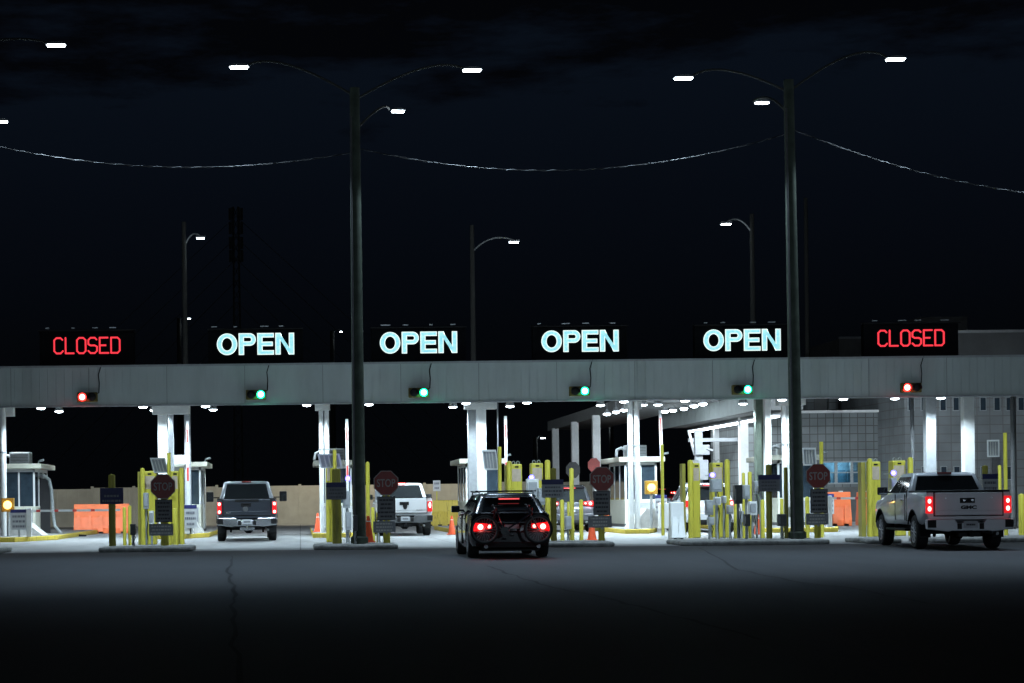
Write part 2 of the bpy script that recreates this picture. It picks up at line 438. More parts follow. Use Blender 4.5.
# columns and their head plates
def column(px0, px1, D, m='white', dep=.35, zt=None):
    X0, X1 = ax(px0, D), ax(px1, D)
    part('column', MB().box(X0, X1, D, D + dep, .15, (zt or GZ0 + .3)), M[m], can, bevel=.01)
def headplate(px0, px1, py1, D=GD + 2.1):
    part('column_head', MB().box(ax(px0, D), ax(px1, D), D, D + .5, az((px0 + px1) / 2, py1, D), GZ0 + .3), M['white'], can, bevel=.01)
headplate(-4, 14, 416); headplate(153, 190, 414); headplate(316, 331, 410); headplate(466, 498, 409); headplate(627, 643, 409); headplate(780, 807, 405)
D1 = GD + 2.3
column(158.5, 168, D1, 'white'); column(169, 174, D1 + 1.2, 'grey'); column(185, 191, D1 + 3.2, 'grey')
part('cross_beam', MB().box(ax(169, D1 + 3), ax(190, D1 + 3), D1 + 3, D1 + 3.2, az(180, 464, D1 + 3), az(180, 455, D1 + 3)), M['white'], can)
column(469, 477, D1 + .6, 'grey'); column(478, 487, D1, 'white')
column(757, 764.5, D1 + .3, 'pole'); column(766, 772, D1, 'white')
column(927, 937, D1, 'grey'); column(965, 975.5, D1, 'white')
def pipes(pxs, D, r=.085):
    for p in pxs:
        X = ax(p, D); part('column', MB().cyl((X, D, .15), (X, D, GZ0 + .2), r, n=14), M['white'], can, smooth=True)
        part('pipe_clamp', MB().cyl((X, D, 3.2), (X, D, 3.26), r + .02, n=14), M['galv'], can)
pipes((322, 327.5), D1); pipes((631, 637.5), D1 - .3, .1); pipes((785, 790.5), D1, .1); pipes((3.5,), D1 - .5, .12)
X = ax(913, D1 + 1); part('downpipe', MB().cyl((X, D1 + 1, .1), (X, D1 + 1, GZ0 + .2), .07), M['dgrey'], can)
X = ax(1014, D1); part('downpipe', MB().cyl((X, D1, .1), (X, D1, GZ0 + .2), .1), M['dgrey'], can)
X = ax(498.5, D1 + 2); part('downpipe', MB().cyl((X, D1 + 2, .1), (X, D1 + 2, GZ0 + .2), .03), M['dgrey'], can)

for i in range(8):  # added lights on the unseen rear side, brightening the plaza behind
    X = -17 + i * 5.8
    f = part('rear_fill_light', MB().box(-.2, .2, 0, .12, -.14, .14), M['grey'], can, loc=(X, GD + 6.12, GZ0 + .7), bevel=.02)
    part('diffuser', MB().box(-.16, .16, .12, .13, -.1, .1), M['led_white'], f)
    light('rear_fill_lamp', 'SPOT', (X, GD + 6.4, GZ0 + .65), 2300, can, spot=120, blend=.6, tgt=(X, GD + 22, 0), col=(.78, .90, 1))

ords = ['first', 'second', 'third', 'fourth', 'fifth', 'sixth', 'seventh', 'eighth', 'ninth', 'tenth', 'eleventh', 'twelfth', 'thirteenth', 'fourteenth', 'fifteenth', 'sixteenth', 'seventeenth', 'eighteenth', 'nineteenth', 'twentieth', 'twenty-first', 'twenty-second']
fx = [(41, 0), (59, 1), (143, 0), (154, 1), (205.5, 0), (213, 1), (306.6, 0), (369, 0), (453, 1), (466, 0), (510, 1), (527, 0), (600.5, 1), (624, 0), (643, 1), (658, 1), (685, 0), (743, 1), (782, 0), (843.5, 0), (895, 0), (941, 0)]
for i, (px, row) in enumerate(fx):
    D = GD + 1.0 + row * 2.4; X = ax(px, D, 405); Z = az(px, 404 + (300 - px) * 0 + 0, D) if 0 else GZ0 - .035
    r = root('canopy_light', (X, D, Z), 'white LED light under the canopy edge, %s from the left end' % ords[i], 'ceiling light', 'LED lights under the canopy')
    part('housing', MB().lathe([(.09, .30), (.14, .12), (.16, .05), (.16, 0)], (0, 0, 0)), M['grey'], r, smooth=True)
    part('lens', MB().lathe([(.15, .0), (.14, -.02), (.09, -.04), (.02, -.05)], (0, 0, 0)), M['led_white'], r, smooth=True)
    light('lamp', 'SPOT', (0, 0, -.12), 700, r, spot=150, blend=.4, rad=.12, col=(.72, .89, 1))

# LED lane signs on top
def stroke_letters(word, w, h, t, gap):
    """octagonal stroke letters like an LED matrix, each inside w x h"""
    c = w * .26
    L_ = {'C': [[(w, c), (w - c, 0), (c, 0), (0, c), (0, h - c), (c, h), (w - c, h), (w, h - c)]],
          'L': [[(0, h), (0, 0), (w, 0)]],
          'O': [[(c, 0), (w - c, 0), (w, c), (w, h - c), (w - c, h), (c, h), (0, h - c), (0, c), (c, 0)]],
          'S': [[(0, c), (c, 0), (w - c, 0), (w, c), (w, h / 2 - c * .6), (w - c, h / 2), (c, h / 2), (0, h / 2 + c * .6), (0, h - c), (c, h), (w - c, h), (w, h - c)]],
          'E': [[(w, 0), (0, 0), (0, h), (w, h)], [(0, h / 2), (w * .75, h / 2)]],
          'D': [[(0, 0), (w - c, 0), (w, c), (w, h - c), (w - c, h), (0, h), (0, 0)]]}
    mb = MB(); tot = len(word) * w + (len(word) - 1) * gap; x0 = -tot / 2
    for ch in word:
        for line in L_[ch]:
            mb.tube([(x0 + a, 0, b - h / 2) for a, b in line], t, 6) if False else None
            for (a, b), (a2, b2) in zip(line, line[1:]):
                mb.cyl((x0 + a, 0, b - h / 2), (x0 + a2, 0, b2 - h / 2), t, n=6)
                mb.cyl((x0 + a, -.01, b - h / 2), (x0 + a, .01, b - h / 2), t, n=8)
        x0 += w + gap
    return mb
def bold_word(word, W, H, t, inset, m, name, parent, loc):
    """heavy sans capitals drawn from outlines; inset shrinks every stroke"""
    lw = [.74, .62, .60, .68]; gap = (W - sum(lw)) / 3; mb = MB(); x0 = -W / 2; i = inset
    for ch, w in zip(word, lw):
        def rect(a, b, c, d): mb.box(x0 + a, x0 + b, -.006, 0, c - H / 2, d - H / 2)
        def arc(cx, cz, rx, rz, rxi, rzi, a0, a1, n=14):
            for k in range(n):
                p, q = R(a0 + (a1 - a0) * k / n), R(a0 + (a1 - a0) * (k + 1) / n)
                P = [(cx + rx * cos(p), cz + rz * sin(p)), (cx + rx * cos(q), cz + rz * sin(q)), (cx + rxi * cos(q), cz + rzi * sin(q)), (cx + rxi * cos(p), cz + rzi * sin(p))]
                mb.prism([(x0 + a, b - H / 2) for a, b in P], -.006, 0)
        if ch == 'O':
            arc(w / 2, H / 2, w / 2 - i, H / 2 - i, w / 2 - t + i, H / 2 - t * .86 + i, 0, 360, 32)
        elif ch == 'P':
            rect(i, t - i, i, H - i); hh = H * .58; r0 = hh / 2
            rect(t - i, w - r0, H - t * .84 + i, H - i); rect(t - i, w - r0, H - hh + i, H - hh + t * .84 - i)
            arc(w - r0, H - r0, r0 - i, r0 - i, r0 - t * .9 + i, r0 - t * .84 + i, -90, 90)
        elif ch == 'E':
            rect(i, t - i, i, H - i)
            for z in (0, H / 2 - t * .42, H - t * .84): rect(t - i, w - i - (.04 if 0 < z < H / 2 else 0), z + i, z + t * .84 - i)
        elif ch == 'N':
            rect(i, t - i, i, H - i); rect(w - t + i, w - i, i, H - i)
            mb.prism([(x0 + a, b - H / 2) for a, b in ((t - i, H - i), (t * .9, H - i), (w - t + i, t * 1.15), (w - t + i, i), (w - t * .95, i), (t - i, H - t * 1.15))], -.0055, .0005)
        x0 += w + gap
    return part(name, mb, m, parent, loc=loc)
sgn = [(87, 345.5, 'CLOSED', 'leftmost lane'), (255.5, 344, 'OPEN', 'lane with the dark pickup'), (418.5, 342.5, 'OPEN', 'lane with the white pickup'),
       (580, 341, 'OPEN', 'lane with the grey SUV'), (742, 340, 'OPEN', 'lane left of the right tall pole'), (911, 338, 'CLOSED', 'rightmost lane')]
def lane_sign(px, py, word, where):
    D = GD + .6; X, Z = at(px, py, D)
    r = root('led_lane_sign', (X, D, GZ1), '%s LED sign reading %s above the %s' % ('red' if word == 'CLOSED' else 'pale cyan', word, where), 'LED sign', 'LED lane signs on top of the canopy')
    hz = Z - GZ1
    part('cabinet', MB().box(-1.7, 1.7, 0, .3, .1, hz + .52), M['matt_black'], r, bevel=.01)
    part('hood', MB().prism([(-.18, hz + .50), (.32, hz + .56), (.32, hz + .60), (-.18, hz + .54)], -1.72, 1.72, 'x'), M['black'], r)
    for q in range(4):
        a = -1.6 + q * .8 + random.uniform(0, .4); part('hood_clip', MB().box(a, a + random.uniform(.1, .35), -.12, -.02, hz + .605, hz + .64), M['steel'], r)
    for s_ in (-1.2, 1.2):
        part('support_leg', MB().box(s_ - .04, s_ + .04, .1, .2, -.02, .12), M['galv'], r)
    if word == 'CLOSED':
        part('lettering', stroke_letters(word, .31, .55, .031, .098), M['led_red'], r, loc=(0, -.01, hz))
    else:
        bold_word(word, 2.78, .78, .192, .0, M['led_cyan_edge'], 'letter_outline', r, (0, -.004, hz))
        bold_word(word, 2.78, .78, .192, .034, M['led_cyan'], 'lettering', r, (0, -.012, hz))
for s_ in sgn: lane_sign(*s_)

def signal(px, py, red, where):
    D = GD - .22; X, Z = at(px, py, D)
    r = root('lane_signal', (X, GD, Z), '%s signal on the canopy over the %s' % ('lit red' if red else 'lit green', where), 'traffic light', 'lane signals on the canopy fascia')
    part('housing', MB().box(-.36, .36, -.19, -.005, -.17, .17), M['signal_housing'], r, bevel=.02)
    for x_, lit in ((-.17, red), (.17, not red)):
        m, c = (('sig_red', 'sig_red_core') if red else ('sig_green', 'sig_green_core')) if lit else ('black', None)
        part('lens', MB().lathe([(.145, -.2), (.14, -.215), (.08, -.24), (.01, -.25)], (x_, 0, 0), 'y'), M[m], r, smooth=True)
        if c: part('lens_glow', MB().lathe([(.105, -.235), (.05, -.262), (.01, -.27)], (x_, 0, 0), 'y'), M[c], r, smooth=True)
        mb = MB(); pts = []
        for k in range(9):
            a = R(-20 + k * 27.5); pts.append((x_ + .155 * cos(a), .155 * sin(a)))
        for (a, b), (a2, b2) in zip(pts, pts[1:]):
            mb.add([(a, -.19, b), (a2, -.19, b2), (a2, -.33, b2), (a, -.33, b), (a * 1.0, -.19, b + .008), (a2, -.19, b2 + .008), (a2, -.33, b2 + .008), (a, -.33, b + .008)],
                   [(0, 1, 2, 3), (7, 6, 5, 4), (0, 4, 5, 1), (3, 2, 6, 7)])
        part('visor', mb, M['black'], r)
    if red: light('glow', 'POINT', (-.17, -.36, 0), 5, r, col=(1, .06, .04), rad=.08)
    else: light('glow', 'POINT', (.17, -.36, 0), 7, r, col=(.05, 1, .6), rad=.08)
    cx = .42
    part('cable', MB().tube([(cx - .12, -.03, .1), (cx - .02, -.03, .16), (cx, -.03, .5), (cx - .03, -.03, .8), (cx + .06, -.03, 1.1), (cx + .08, -.05, GZ1 - Z + .05)], .018), M['black'], r)
signal(87, 397, True, 'leftmost lane'); signal(256, 394.5, False, 'lane with the dark pickup'); signal(419, 392.5, False, 'lane with the white pickup')
signal(580, 391, False, 'lane with the grey SUV'); signal(743, 389.5, False, 'lane left of the right tall pole'); signal(912, 387.5, True, 'rightmost lane')

# ------------------------------------------------------------------ street lamps
M['arm_steel'] = mat('arm_steel', (.07, .075, .07), .7, .1)
def lamp_arm(r, pts, rad=.032):
    return part('arm', MB().tube(pts, rad, 8), M['arm_steel'], r, smooth=True)
def lamp_head(r, loc, w=.55, e=9000, tilt=0, spot=150, tgt=None, blend=.15, yaw=0):
    X, Y, Z = loc
    h = part('lamp_head', MB().prism([(-w * .5, 0), (w * .5, 0), (w * .48, .03), (w * .2, .07), (-w * .2, .07), (-w * .48, .03)], -.14, .14, 'y'), M['grey'], r, bevel=.01, loc=loc)
    h.rotation_euler = (tilt, 0, yaw)
    part('diffuser', MB().box(-w * .42, w * .42, -.09, .09, -.032, -.004), M['led_white'], h)
    if e and Y < 1:
        light('lamp', 'SPOT', (X, Y, Z - .08), e * .26, r, spot=96, blend=.25, rad=.12, tgt=(X, Y - 3.5, 0), col=(.66, .84, 1))
        light('rear_lamp', 'SPOT', (X, Y + .05, Z - .08), e * 1.0, r, spot=60, blend=.6, rad=.12, tgt=(X, Y + 7.0, 0), col=(.68, .87, 1))
        light('forward_lamp', 'SPOT', (X, Y - .05, Z - .08), e * .36, r, spot=56, blend=1.0, rad=.12, tgt=(X, Y - 11.6, 0), col=(.48, .72, 1))
    elif e: light('lamp', 'SPOT', (X, Y, Z - .08), e * .045, r, spot=128, blend=.25, rad=.12, tgt=tgt or (X, Y, 0), col=(.76, .90, 1))
def curve(p0, p1, p2, n=10):
    p0, p1, p2 = Vector(p0), Vector(p1), Vector(p2)
    return [p0 * (1 - t) ** 2 + p1 * 2 * t * (1 - t) + p2 * t * t for t in [i / n for i in range(n + 1)]]
LD = 49.6
def tall_lamp(base_px, top_px, top_py, heads, label, base_py=543):
    X0 = ax(base_px, LD, base_py); X1, Z1 = at(top_px, top_py, LD)
    r = root('street_lamp', (X0, LD, 0), label, 'street lamp', 'tall street lamps in front of the canopy')
    n = 14; pts = [(0 + (X1 - X0) * i / n, 0, Z1 * i / n) for i in range(n + 1)]
    part('pole', MB().tube(pts, [.185 - .05 * i / n for i in range(n + 1)], 16), M['pole'], r, smooth=True)
    part('base_collar', MB().lathe([(.24, .15), (.24, .3), (.2, .34)], (0, 0, 0)), M['pole'], r, smooth=True)
    part('conduit', MB().tube([(p[0] - .13 + .02 * i / n, -.17 + .04 * i / n, p[2] + .3 if i == 0 else p[2] - .8) for i, p in enumerate(pts)], .03), M['dgrey'], r, smooth=True)
    for hx, hy, ay, apx, dy, e, tgt in heads:
        HX, HZ = at(hx, hy, LD + dy); HX -= X0
        AZ = az(top_px, ay, LD)
        axx = (X1 - X0)
        mid = (axx * .35 + HX * .65, dy * .6, HZ + apx) if apx else (axx * .5 + HX * .5, dy * .5, (AZ + HZ) / 2)
        lamp_arm(r, curve((axx, 0, AZ), mid, (HX - .25 * (1 if HX > axx else -1), dy, HZ + .06)))
        lamp_head(r, (HX, dy, HZ), e=e, w=.42 if dy > 0 else .56, tilt=0, tgt=(HX, dy + tgt, 0), spot=128, yaw=(R(8) if dy > 0 else 0))
    return r
E_ = 5200
tall_lamp(359.5, 354.5, 88, [(239, 67, 96, .45, 0, E_, -3.5), (472, 70, 100, .45, .0, E_, -3.5), (398, 111, 131, .1, 3.0, E_ * .8, 9)], 'tall lamp pole with three LED heads, left of centre beside the white pickup')
tall_lamp(797.5, 788.5, 80, [(683.5, 78, 92, .55, 0, E_, -3.5), (895.5, 59, 92, .6, .0, E_, -3.5), (762, 102.5, 116, .1, 3.0, E_ * .8, 9)], 'tall lamp pole with three LED heads beside the brightest STOP sign', base_py=538)
tall_lamp(-72, -77, 88, [(-180, 67, 96, .45, 0, 0, -3.5), (56, 45, 60, .45, .0, E_, -3.5), (1, 121.5, 131, .1, 3.0, E_ * .8, 9)], 'lamp at the top left corner with two heads in view')
tall_lamp(1226, 1220, 80, [(1110, 60, 92, .5, 0, E_, -3.5), (1330, 50, 92, .5, .0, 0, -3.5), (1190, 110, 116, .1, 3.0, E_ * .8, 9)], 'tall lamp pole past the right edge of the photo', base_py=538)

def cable(p, q, sag_px, label, lash=True):
    D = LD + .1
    (x0, z0), (x1, z1) = at(*p, D), at(*q, D); n = 40; sag = sag_px * D / F
    pts = [(x0 + (x1 - x0) * t, D, z0 + (z1 - z0) * t - 4 * sag * t * (1 - t)) for t in [i / n for i in range(n + 1)]]
    r = root('overhead_cable', pts[0], label, 'cable', 'cables strung between the tall lamps')
    P0 = Vector(pts[0]); L = [Vector(v) - P0 for v in pts]
    part('conductor', MB().tube(L, .012, 6), M['black'], r)
    hx = []; m = n * 14
    for i in range(m + 1):
        t = i / m * n; k = min(int(t), n - 1); p = L[k].lerp(L[k + 1], t - k); a = i * 2 * pi / 14 * .55
        hx.append(p + Vector((0, sin(a) * .014, cos(a) * .014)))
    part('lashing_wire', MB().tube(hx, .0055, 4), M['grey'], r, smooth=True)
cable((-74, 128), (355, 152), 26, 'thin cable sagging from the left edge to the left tall pole')
cable((357, 148), (789, 133), 29.5, 'thin cable sagging between the two tall lamp poles')
cable((790, 128), (1221, 196), 28, 'thin cable running from the right tall pole to the right edge')

# ------------------------------------------------------------------ inspection booths and their islands
def island(pts, h, label_name='booth_island'):
    """kerbed island; pts in world xy, yellow kerb face with a concrete top"""
    r = bpy.data.objects.new(label_name, None); C.objects.link(r); r['kind'] = 'structure'
    part('kerb', MB().prism(pts, .0, h, 'z'), M['kerb_yellow'], r, bevel=.03)
    c = Vector((sum(p[0] for p in pts) / len(pts), sum(p[1] for p in pts) / len(pts)))
    inner = []
    for p in pts:
        d = Vector(p) - c; d *= (d.length - .22) / d.length; inner.append((c.x + d.x, c.y + d.y))
    part('paving', MB().prism(inner, h - .05, h + .006, 'z'), M['concrete_slab'], r)
def isl(cx0, cx1, y0, y1, nose=1.2):
    """x in world; chamfered front right corner as in the picture"""
    island([(cx0, y1), (cx0, y0), (cx1 - nose * .8, y0), (cx1, y0 + nose * 2.6), (cx1, y1)], .17)
def booth(x0, x1, y0, y1, label, z=.17, h=2.75, ac=True, cam_side=1, door=True, slope=True):
    cx = (x0 + x1) / 2; r = root('inspection_booth', (cx, y0, z), label, 'booth', 'inspection booths under the canopy')
    a, b, d = x0 - cx, x1 - cx, y1 - y0; wl = 1.08
    part('lower_wall', MB().box(a, b, 0, d, 0, wl), M['cream'], r, bevel=.015)
    part('plinth', MB().box(a - .02, b + .02, -.02, d + .02, 0, .12), M['dgrey'], r)
    part('kick_panel', MB().box(a + .1, b - .1, -.02, 0.001, .16, wl - .12), M['grey'], r)
    mb = MB(); t = .07
    for X in (a, b - t):
        for Y in [0, d * .33, d * .66, d - t]: mb.box(X, X + t, Y, Y + t, wl, h - .2)
    mb.box(a, b, 0, t, h - .32, h - .2); mb.box(a, b, d - t, d, h - .32, h - .2)
    mb.box(b - t, b, 0, d, h - .32, h - .2); mb.box(a, a + t, 0, d, h - .32, h - .2)
    mb.box((a + b) / 2 - .03, (a + b) / 2 + .03, .01, t - .01, wl, h - .3)
    part('window_frame', mb, M['white'], r)
    gb = M['boothglass']
    part('window', MB().box(a + t, b - t, .025, .045, wl, h - .32), gb, r)
    part('window', MB().box(a + t, b - t, d - .045, d - .025, wl, h - .32), gb, r)
    part('window', MB().box(b - .045, b - .025, t, d - t, wl, h - .32), gb, r)
    part('window', MB().box(a + .025, a + .045, t, d - t, wl, h - .32), gb, r)
    part('roof', MB().box(a - .28, b + .28, -.3, d + .3, h - .2, h), M['cream'], r, bevel=.03)
    part('blind', MB().box(a + .1, b - .1, .06, .075, h - .8, h - .32), M['grey'], r)
    if ac:
        u = part('air_conditioner', MB().box(-.45, .35, .5, 1.3, h, h + .48), M['galv'], r, bevel=.03)
        mb = MB()
        for k in range(6): mb.box(-.40, .30, .485, .5, h + .07 + k * .06, h + .095 + k * .06)
        part('grille', mb, M['dgrey'], u)
        part('duct', MB().tube([(-.45, .8, h + .3), (-.62, .8, h + .38), (-.8, .7, h + .3), (-.85, .6, h + .02)], .06, 8), M['galv'], r, smooth=True)
    if door:
        dd = part('door', MB().box(b + .001, b + .035, d * .45, d * .45 + .8, .1, h - .4), M['white'], r, bevel=.006)
        part('window', MB().box(b + .034, b + .042, d * .45 + .15, d * .45 + .65, 1.1, h - .6), gb, dd)
        part('handle', MB().cyl((b + .05, d * .45 + .1, .95), (b + .05, d * .45 + .1, 1.1), .015), M['steel'], dd)
    for s_ in (cam_side,):
        X = b + .3 if s_ > 0 else a - .3
        k = part('camera', MB().cyl((X - .06, -.25, h + .1), (X + .1, -.34, h + .14), .045), M['galv'], r, smooth=True)
        part('bracket', MB().tube([(X - .12, -.2, h - .02), (X - .1, -.24, h + .1)], .02), M['steel'], k)
    # things on the front: an intercom box and a notice
    part('intercom', MB().box(a + .2, a + .42, -.07, -.02, .7, 1.0), M['steel'], r, bevel=.01)
    part('junction_box', MB().box(b - .35, b - .15, -.09, -.02, .12, .45), M['dgrey'], r, bevel=.01)
    light('booth_lamp', 'POINT', (0, d / 2, h - .5), 14, r, col=(1, .92, .75), rad=.1)
    return r
def wedge(x, y, z, w, l, hh, label, side=1):
    """sloped concrete crash nose in front of a booth"""
    o = part('crash_block', MB().prism([(-w / 2, 0), (w / 2, 0), (w * .1, hh), (-w / 2 * .3, hh)] if side > 0 else [(-w / 2, 0), (w / 2, 0), (w * .15, hh), (-w * .05, hh)], 0, l), M['kerb_white'], loc=(x, y, z))
    tag(o, label, 'crash block', 'concrete crash blocks in front of the booths')
M['kerb_white'] = mat('kerb_white', (.5, .5, .48), .8, var=.2, scale=5)
BD = 70.6
isl(ax(-60, 64), ax(55, 66), 63.2, 82, 1.3)
booth(ax(3, BD), ax(35, BD), BD, BD + 3.6, 'cream inspection booth with roof air conditioner at the far left lane')
isl(ax(150, 66), ax(206, 66), 65, 82, 1.2)
booth(ax(172, BD), ax(201, BD), BD, BD + 3.6, 'narrow white booth between the leftmost pillars and the dark pickup', ac=False)
isl(ax(312, 66), ax(360, 66), 64.6, 80, .6)
booth(ax(321, BD), ax(352, BD), BD, BD + 3.6, 'white booth partly behind the left tall pole')
isl(ax(462, 66), ax(520, 66), 65, 80, .8)
booth(ax(466, BD), ax(500, BD), BD, BD + 3.6, 'booth hidden behind the thick white column above the black car', ac=False)
isl(ax(613, 68), ax(668, 66), 65.5, 82, 1.0)
booth(ax(625, BD), ax(657, BD), BD, BD + 3.6, 'cream booth with dark windows behind the twin white pipe columns', cam_side=1)
isl(ax(758, 66), ax(846, 66), 64.6, 80, .9)
booth(ax(778, BD), ax(815, BD), BD, BD + 3.6, 'booth with cream roof behind the right tall pole')
wedge(ax(15, 66), 66.4, .17, 1.9, 1.5, .6, 'sloped concrete block in front of the far left booth')
wedge(ax(651, 67), 67.5, .17, 1.3, 1.6, .75, 'sloped concrete block in front of the booth with dark windows', 0)
wedge(ax(190, 68), 67.8, .17, 1.0, 1.5, .55, 'sloped concrete block in front of the narrow white booth')
# curved plastic strip door / hose frame beside the far left booth
r = root('curved_guard_frame', (ax(44, 72), 72, 0), 'grey bent tube guard frame with dark curtain right of the far left booth', 'guard frame')
part('tube', MB().tube([(-.25, 0, 2.5), (0, 0, 2.48), (.22, 0, 2.3), (.3, 0, 1.9), (.36, 0, .9), (.42, 0, .45), (.75, -.1, .05)], .07, 8), M['galv'], r, smooth=True)
part('curtain', MB().box(-.28, .24, .02, .06, .1, 2.35), M['far_dark'], r)

# ------------------------------------------------------------------ posts, pillars and signs
BACK = 5.2
def bollard(px0, px1, pt, label, D=50, m='yellow', group='yellow steel posts on the island pads', z0=.15, cat='post', pb=545):
    if m == 'yellow' and D < 53: D += BACK; z0 = .004
    X0, X1 = ax(px0, D), ax(px1, D); rr = (X1 - X0) / 2; Z = az((px0 + px1) / 2, pt, D)
    h = Z - z0
    o = part('bollard', MB().lathe([(rr, 0), (rr, h - rr * .55), (rr * .85, h - rr * .25), (rr * .5, h - .02), (.01, h)], (0, 0, 0), n=20), M[m], loc=((X0 + X1) / 2, D, z0), smooth=True)
    return tag(o, label, cat, group)
def eq_box(px0, px1, py0, py1, D, label, m='galv', post=True, depth=.25, tilt=0, dark=False):
    back = D < 53 and m != 'dgrey'
    if back: D += BACK
    X0, X1 = ax(px0, D), ax(px1, D); Z1, Z0 = az((px0 + px1) / 2, py0, D), az((px0 + px1) / 2, py1, D)
    cx = (X0 + X1) / 2; w = (X1 - X0) / 2; zb = .004 if back else .15
    r = root('equipment_box', (cx, D, zb), label, 'equipment box', 'equipment boxes on the islands')
    part('cabinet', MB().box(-w, w, -depth, 0, Z0 - zb, Z1 - zb), M[m], r, bevel=.012)
    part('cover_plate', MB().box(-w * .7, w * .7, -depth - .012, -depth, Z0 - zb + (Z1 - Z0) * .18, Z0 - zb + (Z1 - Z0) * .85), M['dgrey' if m == 'dgrey' else 'grey'], r, bevel=.004)
    part('hinge', MB().cyl((-w * .85, -depth - .01, Z0 - zb + (Z1 - Z0) * .2), (-w * .85, -depth - .01, Z0 - zb + (Z1 - Z0) * .8), .012), M['steel'], r)
    if post: part('stand', MB().cyl((0, -depth / 2, 0), (0, -depth / 2, Z0 - zb), .035), M['galv'], r, smooth=True)
    if random.random() < .8:
        part('cable', MB().tube([(w * .3, -depth / 2, Z0 - zb), (w * .8, -depth * .6, (Z0 - zb) * .75), (w * .2, -depth * .7, (Z0 - zb) * .4), (w * .5, -.1, 0)], .012), M['black'], r)
    return r
def pillar(ppx0, ppx1, npx0, npx1, rpx0, rpx1, top, D, label, side, ring=True):
    """portal detector pillar: flat panel, round guard post, narrow beam"""
    D += BACK + 1.2; cx = ax((ppx0 + ppx1) / 2, D); zb = .004; Z = az((ppx0 + ppx1) / 2, top, D) - zb
    r = root('detector_pillar', (cx, D, zb), label, 'detector pillar', 'yellow detector pillars beside the lanes')
    a, b = ax(ppx0, D) - cx, ax(ppx1, D) - cx
    pn = part('panel', MB().box(a, b, 0, .45, 0, Z), M['yellow'], r, bevel=.03)
    part('label_patch', MB().box(a + .04, b - .04, -.006, -.001, Z - .42 - .15, Z - .16), M['reflector_pink'], pn)
    part('lifting_slot', MB().box((a + b) / 2 - .05, (a + b) / 2 + .07, -.008, -.002, Z - .12, Z - .07), M['black'], pn)
    if ring:
        for q in (.3, .7):
            X = a + (b - a) * q; part('lifting_ring', MB().tube([(X - .05, .2, Z - .01), (X - .05, .2, Z + .06), (X, .2, Z + .1), (X + .05, .2, Z + .06), (X + .05, .2, Z - .01)], .014), M['galv'], r)
    a2, b2 = ax(rpx0, D) - cx, ax(rpx1, D) - cx; rr = (b2 - a2) / 2
    part('guard_post', MB().lathe([(rr, 0), (rr, Z + .02), (rr * .8, Z + .08), (.01, Z + .1)], ((a2 + b2) / 2, -.15, 0), n=18), M['yellow'], r, smooth=True)
    if npx0 is not None:
        a3, b3 = ax(npx0, D) - cx, ax(npx1, D) - cx
        part('beam', MB().box(a3, b3, -.05, .3, 0, Z - .02), M['yellow_shaded'], r, bevel=.01)
    return r
M['reflector_pink'] = mat('reflector_pink', (.46, .38, .30), .6, var=.2, scale=5)
def dash_lines(w, h, rows, seed, m='ink', big=False):
    rnd = random.Random(seed); mb = MB()
    rh = h / rows
    for i in range(rows):
        z = h / 2 - rh * (i + .5); x = -w * rnd.uniform(.30, .44); xe = -x
        while x < xe:
            l = rnd.uniform(.02, .07) * (1.6 if big else 1) * w / .5
            mb.box(x, min(x + l, xe), -.004, 0, z - rh * .22, z + rh * .22); x += l + .014 * w / .5
    return mb
def panel_sign(parent, name, cx, cz, y, w, h, m, rows, seed, header=None, ink='ink', big=False):
    p = part(name, MB().box(-w / 2, w / 2, 0, .006, -h / 2, h / 2), M[m], parent, loc=(cx, y, cz))
    if header: part('header', MB().box(-w / 2, w / 2, -.004, 0, h / 2 - h * header, h / 2), M['navy'], p)
    part('lettering', MB() if rows == 0 else dash_lines(w, h * (1 - (header or 0)) * .86, rows, seed, ink, big), M[ink], p, loc=(0, -.002, -(h * (header or 0)) / 2))
    return p
